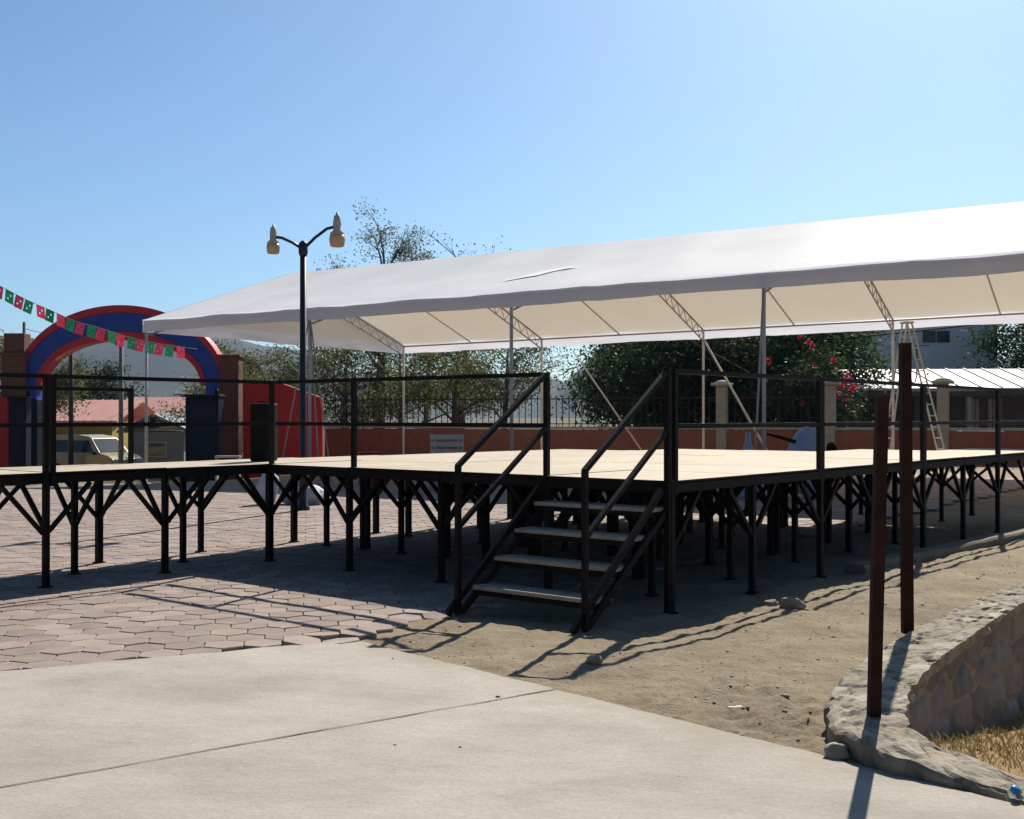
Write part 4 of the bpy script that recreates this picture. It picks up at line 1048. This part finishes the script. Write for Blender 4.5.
tree('bare_tree', 'nearly bare tree top showing over the marquee right of the tall tree', tg(462, 54), 10.9, 2.8, 2, 'leaf_grey', 420, .08, 'palebark', .16, .45, .5, limbs=10)
LEFT = [(228, 52, 5.2, 2.2, 3, 'yellow green rounded tree right above the brick pillar'), (266, 49, 4.7, 2.3, 4, 'olive tree directly above the red wall'), (300, 55, 5.4, 2.4, 5, 'olive tree behind the street lamp pole'),
        (345, 47, 5.0, 2.4, 6, 'olive tree with bare dark limbs just right of the street lamp'), (400, 52, 5.6, 2.7, 7, 'olive tree behind the rear left pole of the marquee'), (452, 48, 5.2, 2.5, 8, 'olive tree behind the crates and red car'),
        (505, 51, 5.6, 2.5, 9, 'olive tree left of the gap showing the far hill'), (425, 58, 6.2, 3, 20, 'taller olive tree farther back behind the marquee')]
for px_, Y, H, Rc, sd_, lb in LEFT:
    tree('olive_tree', lb, tg(px_, Y), H + .6, Rc, sd_, 'leaf_olive', 7500, .075, 'palebark', .15, .28, .7, limbs=10)
RIGHT = [(642, 50, 6.4, 2.4, 10, 'dark leafy tree right of the far hill gap'), (672, 46, 6.0, 2.6, 11, 'dark leafy tree left of the first concrete column'), (718, 49, 6.6, 2.8, 12, 'dark leafy tree behind the first concrete column'),
         (770, 45, 6.0, 2.6, 13, 'dark leafy tree behind the bougainvillea'), (812, 48, 6.4, 2.5, 14, 'dark leafy tree behind the second concrete column')]
for px_, Y, H, Rc, sd_, lb in RIGHT:
    tree('leafy_tree', lb, tg(px_, Y), H, Rc, sd_, 'leaf_dark', 17000, .11, 'bark', .18, .18, .9, limbs=13, clump=.5)
tree('leafy_tree', 'bright green tree beside the pale blue house', tg(852, 56), 6.6, 1.6, 15, 'leaf_bright', 6500, .12, 'bark', .14, .25, .9, limbs=10, clump=.4)
tree('leafy_tree', 'dark tree at the right picture edge beside the pale blue house', tg(1030, 58), 7.4, 2.6, 16, 'leaf_dark', 14000, .11, 'bark', .18, .25, .9, limbs=11, clump=.4)
tree('leafy_tree', 'green tree seen through the left side of the arch', tg(54, 54), 5.3, 1.8, 17, 'leaf_olive', 8000, .085, 'bark', .15, .5, .8, limbs=10, clump=.45)
tree('leafy_tree', 'tree behind the left brick pillar at the picture edge', tg(2, 56), 6.6, 2.0, 18, 'leaf_olive', 5200, .12, 'bark', .15, .3, .8, limbs=10)
tree('leafy_tree', 'dark tree in the middle distance beyond the arch', tg(95, 92), 6.5, 3.4, 19, 'leaf_dark', 6500, .18, 'bark', .2, .2, .8, limbs=10)
# bougainvillea: a shrub with its flower clusters
bs = tree('bougainvillea', 'dark shrub with magenta flower clusters leaning on the iron fence', tg(812, 41.5), 4.0, 1.7, 31, 'leaf_dark', 5000, .1, 'bark', .08, .15, .9, group=None, limbs=9, clump=.4, cat='shrub')
fl = MB(); rq = random.Random(4); clusters = [(686, 338, .16), (800, 337, .16), (809, 342, .2), (812, 346, .18), (768, 361, .24), (834, 360, .22), (841, 385, .3), (848, 380, .3), (853, 388, .3), (838, 396, .24), (846, 400, .2), (802, 403, .2), (815, 366, .12)]
for px_, py_, s_ in clusters:
    s_ *= .40
    c_ = at(px_, py_, 39.6 + rq.uniform(-.2, .5))
    for _ in range(int(420 * s_)):
        p = c_ + Vector((rq.gauss(0, s_ * .55), rq.gauss(0, s_ * .55), rq.gauss(0, s_ * .5))); n_ = Vector((rq.gauss(0, 1), rq.gauss(-.5, 1), rq.gauss(0, 1))).normalized(); x = n_.orthogonal().normalized(); y = n_.cross(x); k = rq.uniform(.8, 1.25); fl.tint = (k, k, k); e_ = .045
        fl.add([p - x * e_, p + y * e_, p + x * e_, p - y * e_], [(0, 1, 2, 3)])
m4 = Matrix.Translation(bs.location) @ Matrix.Rotation(bs.rotation_euler.z, 4, 'Z'); WM[bs.name] = m4
fl.build('flowers', M['petal'], bs, True, recalc=False)
st_ = MB()
for px_, py_, s_ in clusters:
    c_ = at(px_, py_, 39.9); b0 = m4 @ Vector((0, 0, 1.2)); st_.tube([b0, b0.lerp(c_, .5) + Vector((0, 0, .5)), c_], [.03, .02, .008], 5)
st_.build('stems', M['bark'], bs, True, recalc=False)

# ------------------------------------------------------------------ hills
hx = np.linspace(-1500, 1500, 120); hy = np.linspace(620, 1700, 44); hv = []
def hill(x, y):
    z = -10
    for cx_, cy_, sx_, sy_, h in ((-560, 1350, 260, 260, 76), (-330, 1500, 200, 250, 78), (-900, 1400, 260, 260, 66), (140, 1150, 85, 200, 80), (330, 1300, 200, 240, 105), (800, 1400, 300, 250, 90), (0, 1600, 160, 150, 66)):
        z += h * math.exp(-((x - cx_) / sx_) ** 2 - ((y - cy_) / sy_) ** 2)
    return z + 9 * noise.fractal((x * .006, y * .006, 3), 1, 2, 5) * sstep(620, 900, y) * (.3 + max(z, 0) / 60)
hm = MB(); hm.add([(x, y, hill(x, y)) for y in hy for x in hx], [(j * 120 + i, j * 120 + i + 1, (j + 1) * 120 + i + 1, (j + 1) * 120 + i) for j in range(43) for i in range(119)], True)
tag(hm.build('hills', M['hill'], recalc=False), kind='structure')

# ------------------------------------------------------------------ haze
hz = MB(); hz.box((0, 925, 70), (3960, 2150, 172)); ho = hz.build('haze', M['hill']); tag(ho, kind='stuff')
m, nt, b = new_mat('haze_air'); nt.nodes.remove(b); v = nt.nodes.new('ShaderNodeVolumePrincipled'); v.inputs['Color'].default_value = (.36, .6, 1, 1); v.inputs['Density'].default_value = .00014; v.inputs['Anisotropy'].default_value = .2
nt.links.new(v.outputs[0], nt.nodes['Material Output'].inputs['Volume']); ho.data.materials.clear(); ho.data.materials.append(m)
